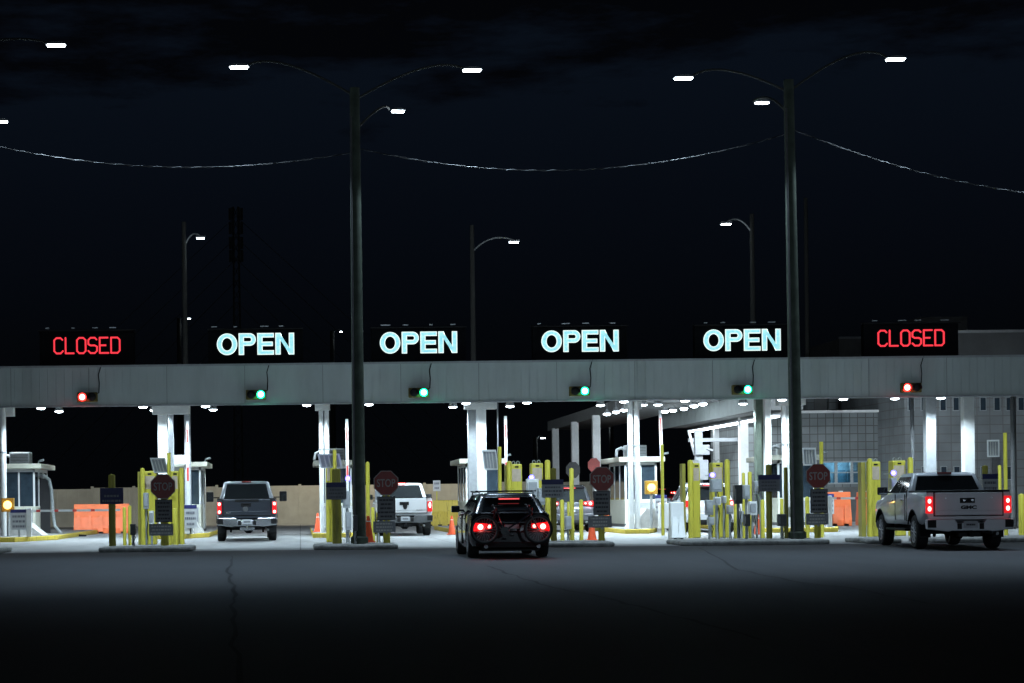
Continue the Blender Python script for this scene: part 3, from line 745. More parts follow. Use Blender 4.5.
def stop_sign(px, py, rad, pl, lo, post, label, D=49.3, lean=0):
    X, Z = at(px, py, D); zb = .15; s = F / D
    r = root('stop_sign', (ax((post[0] + post[1]) / 2, D), D, zb), label, 'stop sign', 'STOP signs at the front of the islands')
    X -= r.location.x; Z -= zb
    rr = (ax(post[1], D) - ax(post[0], D)) / 2
    part('post', MB().cyl((0, .1, 0), (0, .1, az(px, pl[1] - 2, D) - zb + .2), rr, n=14), M['yellow'], r, smooth=True)
    part('post', MB().box(X - .03, X + .03, .005, .03, az(px, lo[3], D) - zb - .05, Z + .1), M['galv'], r)
    R_ = rad / s
    def octo(q, ): return [(q / cos(pi / 8) * cos(R(22.5 + 45 * k)), q / cos(pi / 8) * sin(R(22.5 + 45 * k))) for k in range(8)]
    f = part('stop_panel', MB().prism(octo(R_), 0, .006), M['reflector_dim'], r, loc=(X, -.03, Z))
    part('red_field', MB().prism(octo(R_ * .94), -.004, 0), M['stopred'], f)
    fit_text('STOP', R_ * 1.50, R_ * .66, M['reflector_dim'], 'lettering', f, (0, -.008, 0), .006, offset=.012)
    def rect(q): x0, y0, x1, y1 = q; (a, b), (c, d) = at(x0, y0, D), at(x1, y1, D); return (a + c) / 2 - r.location.x, (b + d) / 2 - zb, c - a, b - d
    cx, cz, w, h = rect(pl); q = panel_sign(r, 'placard', cx, cz, -.03, w, h, 'signdim', 5, int(px), ink='ink', big=True)
    mb = MB()
    for a, b, c, d in ((-w / 2, w / 2, h / 2 - .02, h / 2), (-w / 2, w / 2, -h / 2, -h / 2 + .02), (-w / 2, -w / 2 + .02, -h / 2 + .02, h / 2 - .02), (w / 2 - .02, w / 2, -h / 2 + .02, h / 2 - .02)):
        mb.box(a, b, -.006, 0, c, d)
    part('border', mb, M['ink'], q)
    cx, cz, w, h = rect(lo); panel_sign(r, 'lower_placard', cx, cz, -.045, w, h, 'signgrey', 3, int(px) + 5, ink='reflector')
    return r
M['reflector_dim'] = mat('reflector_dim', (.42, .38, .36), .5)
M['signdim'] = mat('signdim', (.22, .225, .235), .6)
def info_sign(px0, py0, px1, py1, D, label, header=.28, post=None, m='signgrey', z0=.15, rows=3, ink='ink_soft', name='information_sign', postm='galv'):
    (a, b), (c, d) = at(px0, py0, D), at(px1, py1, D)
    r = root(name, ((a + c) / 2, D, z0), label, 'sign', 'information signs')
    p = panel_sign(r, 'panel', 0, (b + d) / 2 - z0, -.02, c - a, b - d, m, rows, int(px0), header, ink=ink)
    if 49 < D < 49.3: part('bracket', MB().box(-.12, .12, 0, .05, b - z0 - .2, b - z0 - .14).box(-.12, .12, 0, .05, d - z0 + .1, d - z0 + .16), M[postm], r)
    else: part('post', MB().box(-.03, .03, 0, .03, 0, b - z0 - .05), M[postm], r)
    return r
def angled_panel(px0, px1, py0, py1, postpx, ptop, D, label, dz=.4):
    """tilted framed board with ribs carried on a thin yellow post"""
    D += BACK; cx = ax(postpx, D); zb = .004
    r = root('tilted_sign_board', (cx, D, zb), label, 'sign board', 'tilted sign boards seen from behind')
    a, b = ax(px0, D) - cx, ax(px1, D) - cx; Z1, Z0 = az(px0, py0, D) - zb, az(px0, py1, D) - zb
    def P(u, v, n=0):                                    # board sheared so that the top leans out to the left
        return (a + (b - a) * u + (-.10 * v), .12 - v * .25 - n, Z0 + (Z1 - Z0) * v)
    def slab(u0, u1, v0, v1, n0, n1):
        c = [P(u, v, n) for n in (n0, n1) for u, v in ((u0, v0), (u1, v0), (u1, v1), (u0, v1))]
        return c, [(0, 1, 2, 3), (4, 7, 6, 5), (0, 4, 5, 1), (2, 6, 7, 3), (1, 5, 6, 2), (0, 3, 7, 4)]
    part('board', MB().add(*slab(0, 1, 0, 1, 0, .02)), M['grey'], r)
    mb = MB()
    for q in ((0, 1, 0, .08), (0, 1, .9, 1), (0, .09, .08, .9), (.91, 1, .08, .9)): mb.add(*slab(*q, .02, .05))
    part('frame', mb, M['white'], r)
    mb = MB()
    for u in (.25, .45, .66): mb.add(*slab(u, u + .06, .1, .88, .02, .04))
    part('rib', mb, M['reflector'], r)
    rr = .06
    part('post', MB().cyl((0, -.2, 0), (0, -.2, az(postpx, ptop, D) - zb), rr, n=12), M['yellow'], r, smooth=True)
    return r
def blue_lamp(px, py, D, label):
    D += BACK
    X, Z = at(px, py, D)
    r = root('blue_indicator_lamp', (X, D, Z), label, 'indicator lamp', 'glowing blue indicator lamps between the pillars')
    part('housing', MB().cyl((0, .02, 0), (0, .16, 0), .07), M['dgrey'], r)
    part('bracket', MB().box(-.02, .02, .14, .9, -.03, .0), M['galv'], r)
    part('lens', MB().lathe([(.03, .02), (.028, -.02), (.015, -.04), (.005, -.045)], (0, 0, 0), 'y'), M['blue_core'], r, smooth=True)
    part('lens_ring', MB().lathe([(.085, .015), (.085, -.008), (.03, -.012)], (0, 0, 0), 'y'), M['blue_led'], r)
    light('glow', 'POINT', (0, -.16, 0), 9, r, col=(.25, .18, 1), rad=.05)

# --- island at the far left lane
bollard(108.5, 115.5, 474, 'thick shaded yellow post behind the dark blue notice, far left island', 49.4, 'yellow_shaded')
info_sign(100, 488, 123.5, 504, 49.1, 'dark blue notice on the thick post at the far left island', m='navy', header=.3, ink='signgrey', rows=2)
bollard(122.5, 126, 507, 'short yellow post left of the pair beside the orange barrier', 50.4)
bollard(127.8, 131.2, 505.5, 'short yellow post between the orange barrier and a small dark box', 50.8)
eq_box(130.5, 136, 524, 535, 49.6, 'small dark box on a stand between short posts, far left island', 'dgrey')
pillar(143, 156, 138, 141.5, 141, 145.5, 471, 50.6, 'yellow detector pillar left of the darkest STOP sign', -1, ring=False)
pillar(171, 179, None, None, 179.5, 184.5, 471, 50.8, 'yellow detector pillar right of the darkest STOP sign', 1, ring=False)
bollard(144.5, 148, 508, 'short post in front of the pillar left of the darkest STOP sign', 49.9)
bollard(172, 178, 508, 'short stout post in front of the pillar right of the darkest STOP sign', 49.9)
eq_box(144, 149, 493, 509, 50.0, 'grey card reader box left of the darkest STOP sign', 'galv')
eq_box(149.5, 154, 511, 524, 49.8, 'white rounded box left of the dark placard under the darkest STOP sign', 'white')
angled_panel(154, 169, 458, 473, 169.8, 453, 51.4, 'tilted board above the darkest STOP sign')
stop_sign(163, 486.5, 12.3, (155, 499.5, 172.5, 522), (149, 524, 173.5, 535.5), (160, 168), 'darkest STOP sign, at the island with the dark blue notice')
# --- island with the left tall pole
bollard(332, 341, 468, 'thick shaded post behind a notice left of the left tall pole', 49.4, 'yellow_shaded')
info_sign(326, 482.5, 346.5, 499.5, 49.1, 'blue headed notice left of the left tall pole')
pillar(326, 331.5, None, None, 331, 337, 463, 51.2, 'yellow detector pillar behind the notice left of the left tall pole', -1, ring=False)
pillar(358, 364, None, None, 365.8, 369.8, 465, 51.2, 'slim yellow detector pillar just right of the left tall pole', 1, ring=False)
bollard(338.5, 341.5, 505, 'short yellow post beside the box left of the left tall pole', 50.2)
bollard(371, 374.5, 507, 'short yellow post left of the posts under the second STOP sign', 50.2)
bollard(376, 379.5, 512, 'short yellow post right beside the second STOP sign post', 50.4)
eq_box(343, 350, 491, 508, 50.0, 'grey reader box between the notice and the left tall pole', 'galv')
eq_box(345, 351, 512, 530, 49.8, 'pale grey low box left of the left tall pole', 'grey')
eq_box(352.5, 357, 515, 531, 49.0, 'dark box strapped at the foot of the left tall pole', 'dgrey')
eq_box(375, 381, 488, 502, 50.4, 'white box behind the second STOP sign', 'white')
angled_panel(321, 343, 454, 468, 335, 450, 51.4, 'tilted board above the notice left of the left tall pole')
stop_sign(386, 483, 12.2, (377, 496.5, 395.5, 520), (373, 521.5, 395.5, 532.5), (383, 390), 'STOP sign over the tailgate of the white pickup')
blue_lamp(348, 478.5, 50.6, 'blue lamp just left of the left tall pole')
# --- middle island
pillar(511, 522.5, 505.5, 507, 506.5, 511.5, 464, 52.5, 'yellow detector pillar with rings above the black car', -1)
pillar(531.5, 543.5, None, None, 544.5, 550, 463, 52.5, 'yellow detector pillar right of the blue lamp above the black car', 1)
bollard(550.5, 556.5, 467.5, 'thick yellow post behind the grey notice on the middle island', 49.6, 'yellow_shaded')
info_sign(541.5, 479.5, 563.5, 497.5, 49.2, 'grey notice with navy header beside the black car', m='signwhite')
bollard(560, 564, 499.5, 'short yellow post right of the thick post on the middle island', 50)
bollard(567, 569.4, 501.5, 'thin short post behind the small grey box on the middle island', 50.5)
bollard(569.6, 574, 468, 'tall slim yellow post left of the third STOP sign', 49.8)
bollard(579, 583, 499.5, 'short yellow post just left of the third STOP sign', 50)
eq_box(564, 570, 516, 529, 49.6, 'small grey box among the short posts on the middle island', 'grey')
eq_box(526, 538, 479, 500, 51.2, 'white cabinet under the blue lamp right of the black car', 'white')
eq_box(537, 544, 488, 505, 50.4, 'pale box left of the grey notice on the middle island', 'galv')
angled_panel(485, 499, 450, 470, 499.4, 447, 53.4, 'tilted board on a thin post left of the raised centre barrier arm')
stop_sign(601.7, 479, 12.1, (593, 491, 610, 515), (588, 516, 611.5, 527.5), (598.5, 605), 'STOP sign in front of the grey SUV')
blue_lamp(531.5, 477.5, 51.4, 'blue lamp above the right wheel of the bicycle')
# --- wide island with the right tall pole
pillar(692.5, 700.5, 682, 685.5, 687, 692.5, 463, 51.6, 'yellow detector pillar right of the white plastic barrier', -1)
pillar(712.5, 723.5, None, None, 723.8, 729, 462.5, 51.6, 'yellow detector pillar right of the lilac lit lamp', 1)
bollard(715.5, 719.5, 500, 'short post in front of the pillar by the lilac lit lamp', 49.8)
bollard(733.6, 737.5, 498.5, 'short yellow post left of the cluster of reader boxes', 49.8)
bollard(742, 745.2, 472.5, 'slim tall post behind the left reader box', 50.6)
bollard(748, 752, 471.5, 'slim tall post behind the right reader box', 50.6)
bollard(760.5, 764.5, 499.5, 'short yellow post right of the traffic cone on the wide island', 49.8)
bollard(766, 772, 464, 'thick shaded post behind the navy headed notice by the right pole', 49.5, 'yellow_shaded')
info_sign(758, 475, 780, 491.5, 49.1, 'navy headed notice left of the right tall pole')
bollard(780, 783.5, 498.5, 'short yellow post behind the dark box left of the right pole', 50)
bollard(784, 788, 467, 'tall shaded post directly left of the right tall pole', 49.6, 'yellow_shaded')
bollard(661, 664.2, 444, 'very tall thin yellow post left of the white plastic barrier', 55)
eq_box(776.5, 784, 514, 526, 49.4, 'dark box between posts left of the right tall pole', 'dgrey')
eq_box(709.5, 720.5, 479, 492, 50.2, 'white box directly under the lilac lit lamp', 'galv')
eq_box(704.5, 711.5, 500, 515, 50.0, 'pale grey box low between the two pillars', 'galv')
eq_box(713, 719, 497, 505, 49.6, 'small camera box in front of the right pillar', 'white')
eq_box(706.5, 712.5, 517, 525, 49.7, 'lowest small box between the two pillars', 'galv')
eq_box(733, 740.5, 485, 504, 50.2, 'tall slate box left of the reader boxes', 'dgrey')
eq_box(741.8, 748.2, 485, 499, 50.0, 'left reader box on the wide island', 'galv')
eq_box(747.5, 755, 501.5, 515, 49.7, 'right reader box on the wide island', 'white')
eq_box(738, 742, 511, 522, 49.6, 'small slate box low beside the reader boxes', 'grey')
eq_box(742.5, 748, 514, 526, 49.5, 'lowest slate box under the reader boxes', 'dgrey')
eq_box(752.5, 758, 481, 494, 50.8, 'grey box behind the right reader box', 'grey')
bollard(805.2, 809.2, 496.5, 'short yellow post between the right tall pole and the brightest STOP sign', 49.8)
angled_panel(804.5, 818, 448, 465.5, 820, 442, 51.4, 'tilted board above the brightest STOP sign')
stop_sign(818, 476, 12.1, (810, 489, 827.5, 513), (805.5, 513.5, 828, 524.5), (815, 821.5), 'brightest red STOP sign, right of the right tall pole')
blue_lamp(712.5, 475, 50.8, 'lilac blue lamp between the two pillars right of the white barrier')
eq_box(352.2, 356.5, 500, 509, 50.2, 'small grey box low behind the left tall pole edge', 'steel')
eq_box(721, 724.5, 496, 503, 50.4, 'tiny camera box right of the right pillar post', 'white')
eq_box(726, 731.5, 505, 514, 50.6, 'small pale box left of the short post by the reader boxes', 'grey')
eq_box(757, 762, 486, 492, 50.5, 'small box above the traffic cone on the wide island', 'steel')
eq_box(788, 793, 507, 517, 50.2, 'grey box at the left foot of the right tall pole', 'galv')
for px, py, rr, D, lab in ((594, 465, 6.5, 96.6, 'dull red octagonal sign back on the third white rear column'), (573, 470, 7.5, 104.5, 'dark octagonal sign back on the second white rear column')):
    X, Z = at(px, py, D); q = rr * D / F
    r = root('sign_back', (X, D, 0), lab, 'sign', 'octagonal sign backs at the rear columns')
    part('panel', MB().prism([(q * cos(R(22.5 + 45 * k)), q * 1.15 * sin(R(22.5 + 45 * k))) for k in range(8)], 0, .02), M['stopred' if px == 594 else 'dgrey'], r, loc=(0, 0, Z))
    part('post', MB().cyl((0, .05, 0), (0, .05, Z), .04), M['galv'], r)
# --- right island
pillar(870.5, 881, 861, 865.5, 866, 871, 461.5, 50.4, 'yellow detector pillar left of the silver pickup cab', -1)
pillar(893, 906, None, None, 906.5, 911.8, 460.5, 51, 'yellow detector pillar behind the silver pickup cab', 1)
blue_lamp(893.5, 473, 50.4, 'blue lamp above the mirror of the silver pickup')
bollard(982.5, 988, 465, 'stout yellow post rising behind the silver pickup roof end', 50, 'yellow_shaded')
info_sign(982, 474, 998, 492, 49.6, 'navy headed notice behind the silver pickup bed', m='signwhite', rows=2)
bollard(998.3, 1001.5, 465, 'yellow post left of the tallest post at the right edge', 50.2)
angled_panel(989, 1001, 440, 457, 1003.3, 433, 51, 'tilted board above the silver pickup bed')
bollard(1018.5, 1024.5, 493.5, 'thick short yellow post at the right edge', 48.8)
eq_box(889, 895, 478, 492, 51, 'grey box behind the silver pickup mirror', 'galv')

# barrier arms
def arm_up(px, pt, pb, D, label, lean=0.):
    X, Z1 = at(px, pt, D); Z0 = az(px, pb, D)
    r = root('barrier_arm', (X, D, .17), label, 'barrier arm', 'red and white barrier arms')
    h = Z1 - .17; n = 9
    part('arm', MB().box(-.05 , .05, -.02, .02, .9, h), M['white'], r).rotation_euler = (0, lean, 0)
    mb = MB()
    for k in (0.1, 1.5, 2.9):
        if h - .2 - k - .5 > 1: part('stripe', MB().box(-.035, .035, -.024, .024, h - .2 - k - .5, h - .2 - k), M['arm_red'], r).rotation_euler = (0, lean, 0)
    part('motor_cabinet', MB().box(-.18, .18, -.2, .2, 0, .95), M['white'], r, bevel=.02)
def arm_level(px0, px1, py0, py1, D, label, seg):
    (a, b), (c, d) = at(px0, py0, D), at(px1, py1, D)
    r = root('barrier_arm', (a, D, .17), label, 'barrier arm', 'red and white barrier arms')
    part('arm', MB().box(0, c - a, -.02, .02, b - .17 - .038, b - .17 + .038), M['white'], r)
    mb = MB(); L_ = c - a
    for k in range(seg): mb.box(L_ * (k + .4) / seg, L_ * (k + .62) / seg, -.024, .024, b - .17 - .041, b - .17 + .041)
    part('stripe', mb, M['arm_red'], r)
    part('arm_post', MB().box(-.09, .09, -.08, .08, 0, b - .17 + .1), M['white'], r, bevel=.01)
M['arm_red'] = mat('arm_red', (.62, .06, .05), .5)
arm_up(187.3, 421, 500, 66, 'raised barrier arm at the narrow white booth', 0)
arm_up(346.8, 419, 480, 66, 'raised barrier arm just left of the left tall pole')
arm_up(505.5, 416, 480, 66, 'raised barrier arm above the black car')
arm_up(662.5, 410, 480, 66, 'raised barrier arm beside the amber lamp and dark windowed booth', R(-1.2))
arm_level(29, 120, 511, 511, 64.2, 'lowered barrier arm across the leftmost lane', 5)
arm_level(829, 866, 498.5, 497, 65, 'lowered barrier arm across the lane left of the silver pickup', 2)
# amber lamps
def amber(px, py, D, label):
    X, Z = at(px, py, D); r = root('amber_warning_lamp', (X, D, .17), label, 'warning lamp', 'glowing amber warning lamps')
    z = Z - .17
    part('housing', MB().box(-.23, .23, 0, .16, z - .25, z + .25), M['amber_housing'], r, bevel=.02)
    part('lens', MB().lathe([(.15, -.0), (.13, -.03), (.07, -.06), (.01, -.07)], (0, 0, z), 'y'), M['amber'], r, smooth=True)
    part('post', MB().cyl((0, .08, 0), (0, .08, z - .2), .05), M['galv'], r)
    light('glow', 'POINT', (0, -.3, z), 4, r, col=(1, .6, .15), rad=.1)
amber(7.5, 505, 64.6, 'amber lamp in front of the far left booth'); amber(651.5, 487.5, 66.5, 'amber lamp in front of the dark windowed booth')
# white notices by the booths
info_sign(10.5, 509.5, 27.5, 530, 64.3, 'pale notice with blue bars beside the far left amber lamp', header=.16, m='signwhite', z0=.17, rows=3)
info_sign(184, 505, 197, 528, 65.8, 'pale notice with blue bars below the narrow white booth', header=.16, m='signwhite', z0=.17, rows=3)
info_sign(655, 495, 667, 516, 67.2, 'pale notice with blue bars beside the dark windowed booth', header=.16, m='signwhite', z0=.17, rows=3)
info_sign(827, 494, 834, 514, 66.2, 'pale notice with blue bars beside the brightest STOP sign', header=.16, m='signwhite', z0=.17, rows=3)
info_sign(433, 480.5, 440.5, 491, 94, 'small white sign on a yellow post above the long yellow barrier', header=None, m='signwhite', z0=.0, rows=2, postm='yellow')

# cones
def make_cone():
    r = root('traffic_cone', (0, 0, 0), 'x', 'traffic cone', 'orange traffic cones')
    part('base', MB().box(-.19, .19, -.19, .19, 0, .035), M['cone'], r, bevel=.01)
    part('body', MB().lathe([(.14, .035), (.035, .70), (.02, .71)], (0, 0, 0)), M['cone'], r, smooth=True)
    part('reflective_band', MB().lathe([(.087, .36), (.066, .49)], (0, 0, 0)), M['white'], r, smooth=True)
    part('reflective_band', MB().lathe([(.059, .55), (.047, .62)], (0, 0, 0)), M['white'], r, smooth=True)
    return r
def dup(o, loc, rz=0, label=None, scale=None):
    c = o.copy(); C.objects.link(c); c.location = loc; c.rotation_euler = (0, 0, rz)
    if label: c['label'] = label
    if scale: c.scale = (scale,) * 3
    for ch in o.children:
        k = ch.copy(); C.objects.link(k); k.parent = c
        for g in ch.children:
            q = g.copy(); C.objects.link(q); q.parent = k
    return c
cone = make_cone()
for i, (px, D, z, lab, s_) in enumerate([(451.5, 68, .004, 'orange cone on the open ground between the white pickup and the black car', 1.0), (317.5, 67, .17, 'orange cone at the left edge of the island by the white booth', 1.0),
        (368, 50.2, .15, 'tall orange cone at the foot of the left tall pole', 1.05), (591.5, 55.5, .004, 'orange cone under the third STOP sign', 1.0), (757.5, 62, .004, 'orange cone seen between posts near the right tall pole', 1.0)]):
    loc = (ax(px, D), D, z)
    if i == 0: cone.location = loc; cone['label'] = lab
    else: dup(cone, loc, random.uniform(-.3, .3), lab, s_)
# water filled barriers
def water_barrier(px0, px1, py0, D, label, m='orange', rz=0, name='water_barrier'):
    X0, X1 = ax(px0, D), ax(px1, D); w = X1 - X0; h = az((px0 + px1) / 2, py0, D)
    r = root(name, ((X0 + X1) / 2, D, 0), label, 'barrier', 'plastic road barriers' , rz=rz)
    prof = [(-.28, 0), (.28, 0), (.28, h * .18), (.15, h * .55), (.12, h), (-.12, h), (-.15, h * .55), (-.28, h * .18)]
    b = part('body', MB().prism(prof, -w / 2, w / 2, 'x'), M[m], r, bevel=.03)
    n = max(2, int(w / .45)); mb = MB(); 
    for i in range(n):
        x = -w / 2 + w * (i + .5) / n
        mb.add([(x - .13, -.42, h * .08), (x + .09, -.42, h * .08), (x + .05, -.26, h * .62), (x - .06, -.26, h * .62), (x - .11, -.2, h * .08), (x + .06, -.2, h * .08), (x + .02, -.1, h * .6), (x - .04, -.1, h * .6)],
               [(0, 1, 2, 3), (4, 7, 6, 5), (0, 4, 5, 1), (1, 5, 6, 2), (2, 6, 7, 3), (3, 7, 4, 0)])
    part('rib', mb, M[m], b)
    mb = MB()
    for i in range(n): mb.box(-w / 2 + w * (i + .3) / n, -w / 2 + w * (i + .7) / n, -.285, -.27, 0.005, h * .06)
    part('fork_pocket', mb, M['black'], b)
    part('filler_cap', MB().cyl((w * .1, 0, h), (w * .1, 0, h + .05), .09), M['white'], r)
    return r
water_barrier(74, 129, 504, 80, 'orange water barrier behind the leftmost lowered arm')
water_barrier(827, 850, 492, 78, 'orange water barrier left of the right pillars')
water_barrier(857, 872, 492, 78.5, 'orange water barrier partly hidden by the rightmost pillar pair')
water_barrier(603, 624, 493, 84, 'orange barrier seen between the third STOP sign and the booth', rz=R(25))
water_barrier(669.5, 683, 502, 55, 'white plastic barrier left of the yellow pillars', 'white')
o = water_barrier(425, 492, 500, 92, 'long yellow concrete barrier behind the white pickup', 'kerb_yellow', name='jersey_barrier')
g = MB().tube([(ax(60, 73), 73, .03), (ax(70, 73), 73, .05), (ax(86, 73), 73, .03)], .05, 6)
tag(part('rubber_strip', g, M['black']), 'black rubber strip lying on the ground left of the orange barrier', 'rubber strip')

# ------------------------------------------------------------------ vehicles (rear face at local y = 0, nose towards +y)
def ring_sec(y, hw, zb, zt, crown=.02, tuck=.93, shoulder=.955, wm=None):
    zm = zb + (zt - zb) * .45; wm = wm or hw
    half = [(0, zb), (hw * .72, zb), (hw * tuck, zb + .02), (hw * .985, zb + .13), (wm, zm), (hw * .995, zt - .16), (hw * .98, zt - .06), (hw * shoulder, zt), (hw * .6, zt + crown * .7), (0, zt + crown)]
    right = [(x, y, z) for x, z in half]
    left = [(-x, y, z) for x, z in half[1:-1]][::-1]
    return right + left
def cut(o, cutter_mb, wells=None):
    cu = part('cutter', cutter_mb, None, o.parent)
    bpy.context.view_layer.update()
    m = o.modifiers.new('b', 'BOOLEAN'); m.object = cu; m.operation = 'DIFFERENCE'; m.solver = 'EXACT'
    dg = bpy.context.evaluated_depsgraph_get(); me = bpy.data.meshes.new_from_object(o.evaluated_get(dg))
    me.name = o.data.name; o.modifiers.clear(); o.data = me; bpy.data.objects.remove(cu)
    for p in me.polygons: p.use_smooth = True
    me.set_sharp_from_angle(angle=R(32))
    if wells:                                             # unpainted black wheel wells
        if len(me.materials) < 2: me.materials.append(M['black'])
        ys, zc, rr = wells
        for p in me.polygons:
            for y in ys:
                if all(abs(math.hypot(me.vertices[i].co.y - y, me.vertices[i].co.z - zc) - rr) < .012 or (math.hypot(me.vertices[i].co.y - y, me.vertices[i].co.z - zc) < rr + .012 and abs(p.normal.x) > .5 and abs(me.vertices[i].co.x) < .75) for i in p.vertices):
                    p.material_index = 1
def wheel(r, x, y, rad, w, side, spokes=6, bright='chrome'):
    t = part('wheel', MB().lathe([(rad * .62, -w / 2), (rad * .9, -w / 2), (rad * .98, -w * .4), (rad, -w * .25), (rad, w * .25), (rad * .98, w * .4), (rad * .9, w / 2), (rad * .62, w / 2), (rad * .60, 0), (rad * .62, -w / 2)], (0, 0, 0), 'x', n=32, cap=False), M['rubber'], r, smooth=True, loc=(x, y, rad))
    t.name = 'wheel'
    s = side
    mb = MB().lathe([(rad * .63, s * w * .46), (rad * .60, s * w * .40), (rad * .55, s * w * .15), (.01, s * w * .10)], (0, 0, 0), 'x', n=24)
    part('rim_barrel', mb, M['black'], t, smooth=True)
    mb = MB().lathe([(rad * .66, s * w * .44), (rad * .66, s * w * .51), (rad * .58, s * w * .47), (rad * .66, s * w * .44)], (0, 0, 0), 'x', n=28, cap=False)
    for k in range(spokes):
        a = 2 * pi * k / spokes + .3
        d = Vector((0, cos(a), sin(a))); q = Vector((0, -sin(a), cos(a)))
        for off in (-.055, .055):
            p0 = d * rad * .1 + q * off * .5; p1 = d * rad * .61 + q * off * rad * 2.2
            X = s * w * .42
            mb.cyl((X, p0.y, p0.z), (X + s * .01, p1.y, p1.z), .022, .016, n=6)
    mb.lathe([(.075, s * w * .38), (.07, s * w * .48), (.01, s * w * .5)], (0, 0, 0), 'x', n=12)
    part('rim', mb, M['alloy'], t, smooth=True)
    return t
def greenhouse(r, rb, rt, zb, zt, hwb, hwt, fb, ft, paint, crown=.06, glass='glass', wins=(.0, .45, 1.0), rear_in=(.06, .94), rear_v=(.08, .93), round_=.12, name='cab', front_glass=True, rail=False):
    """cabin tapering from the belt (rear y rb, front y fb) to the roof (rt, ft)"""
    def rr(hw, y0, y1, z, c):
        pts = []
        for cx, cy, a0 in ((hw - c, y1 - c, 0), (-hw + c, y1 - c, 90), (-hw + c, y0 + c, 180), (hw - c, y0 + c, 270)):
            for k in range(4): a = R(a0 + k * 30); pts.append((cx + c * cos(a), cy + c * sin(a), z))
        return pts
    mb = MB().loft([rr(hwb, rb, fb, zb - .05, round_), rr(hwb, rb, fb, zb, round_), rr(hwt, rt, ft, zt, round_), rr(hwt - .035, rt + .05, ft - .05, zt + crown * .55, round_), rr(hwt - .16, rt + .2, ft - .2, zt + crown * .9, round_), rr(hwt - .4, rt + .5, ft - .5, zt + crown, round_)])
    body = part(name, mb, M[paint], r, smooth=True)
    G = M[glass]; e = .006
    def quad(nm, f, m, u0, u1, v0, v1, parent, t=.004):
        c = [f(u, v) for u, v in ((u0, v0), (u1, v0), (u1, v1), (u0, v1))]
        n = (Vector(c[1]) - Vector(c[0])).cross(Vector(c[3]) - Vector(c[0])).normalized()
        out = [Vector(p) + n * e for p in c]; inn = [Vector(p) - n * .02 for p in c]
        return part(nm, MB().add(out + inn, [(0, 1, 2, 3), (7, 6, 5, 4), (0, 4, 5, 1), (1, 5, 6, 2), (2, 6, 7, 3), (3, 7, 4, 0)]), m, parent)
    def rear(u, v): hw = hwb + (hwt - hwb) * v; return ((-1 + 2 * u) * hw, rb + (rt - rb) * v, zb + (zt - zb) * v)
    def front(u, v): hw = hwb + (hwt - hwb) * v; return ((1 - 2 * u) * hw, fb + (ft - fb) * v, zb + (zt - zb) * v)
    quad('rear_window', rear, G, rear_in[0], rear_in[1], rear_v[0], rear_v[1], body)
    if front_glass: quad('windscreen', front, G, .08, .92, .06, .94, body)
    for s in (-1, 1):
        def side(u, v, s=s):
            hw = hwb + (hwt - hwb) * v; y0 = rb + (rt - rb) * v; y1 = fb + (ft - fb) * v
            y = y0 + (y1 - y0) * u if s > 0 else y1 + (y0 - y1) * u
            return (s * hw, y, zb + (zt - zb) * v)
        n = len(wins) - 1
        for i in range(n):
            a = wins[i] * .88 + .06; b = wins[i + 1] * .88 + .06
            a += .012; b -= .012
            u0, u1 = (a, b) if s > 0 else (1 - b, 1 - a)
            quad('side_window', side, G, u0, u1, .08, .90, body)
    return body
def mirror(r, s, x, y, z, w=.22, h=.2, arm=.16, m='black', glow=False):
    p = part('mirror', MB().box(-w / 2, w / 2, -.05, .1, -h / 2, h / 2), M[m], r, bevel=.03, loc=(s * (x + arm + w / 2), y, z))
    part('mirror_glass', MB().box(-w * .42, w * .42, -.056, -.05, -h * .42, h * .42), M['mirror'], p)
    part('stalk', MB().box(-s * (arm + w / 2 + .03) if s > 0 else 0.0, 0.0 if s > 0 else (arm + w / 2 + .03), 0, .05, -.05, -.01), M[m], p)
M['mirror'] = mat('mirror', (.35, .37, .4), .08, .9, var=0)
def tail_lamp(r, x0, x1, y, z0, z1, cores, lit=True, t=.06):
    l = part('tail_light', MB().box(min(x0, x1), max(x0, x1), y - .012, y + t, z0, z1), M['tail' if lit else 'tail_off'], r, bevel=.015)
    mb = MB()
    cx = (x0 + x1) / 2; w = abs(x1 - x0)
    for zc, hh, ww in cores:
        vs = [(cx + w * ww / 2 * q * cos(2 * pi * k / 16), yy, zc + hh * q * sin(2 * pi * k / 16)) for q, yy in ((1, y - .011), (.8, y - .022)) for k in range(16)]
        mb.add(vs, [tuple(range(16, 32))] + [(k, (k + 1) % 16, 16 + (k + 1) % 16, 16 + k) for k in range(16)])
    part('bulb_glow', mb, M['tail_core'], l)
    if lit: light('glow', 'POINT', (cx, y - .30, (z0 + z1) / 2), .35, r, col=(1, .05, .04), rad=.06)
    return l
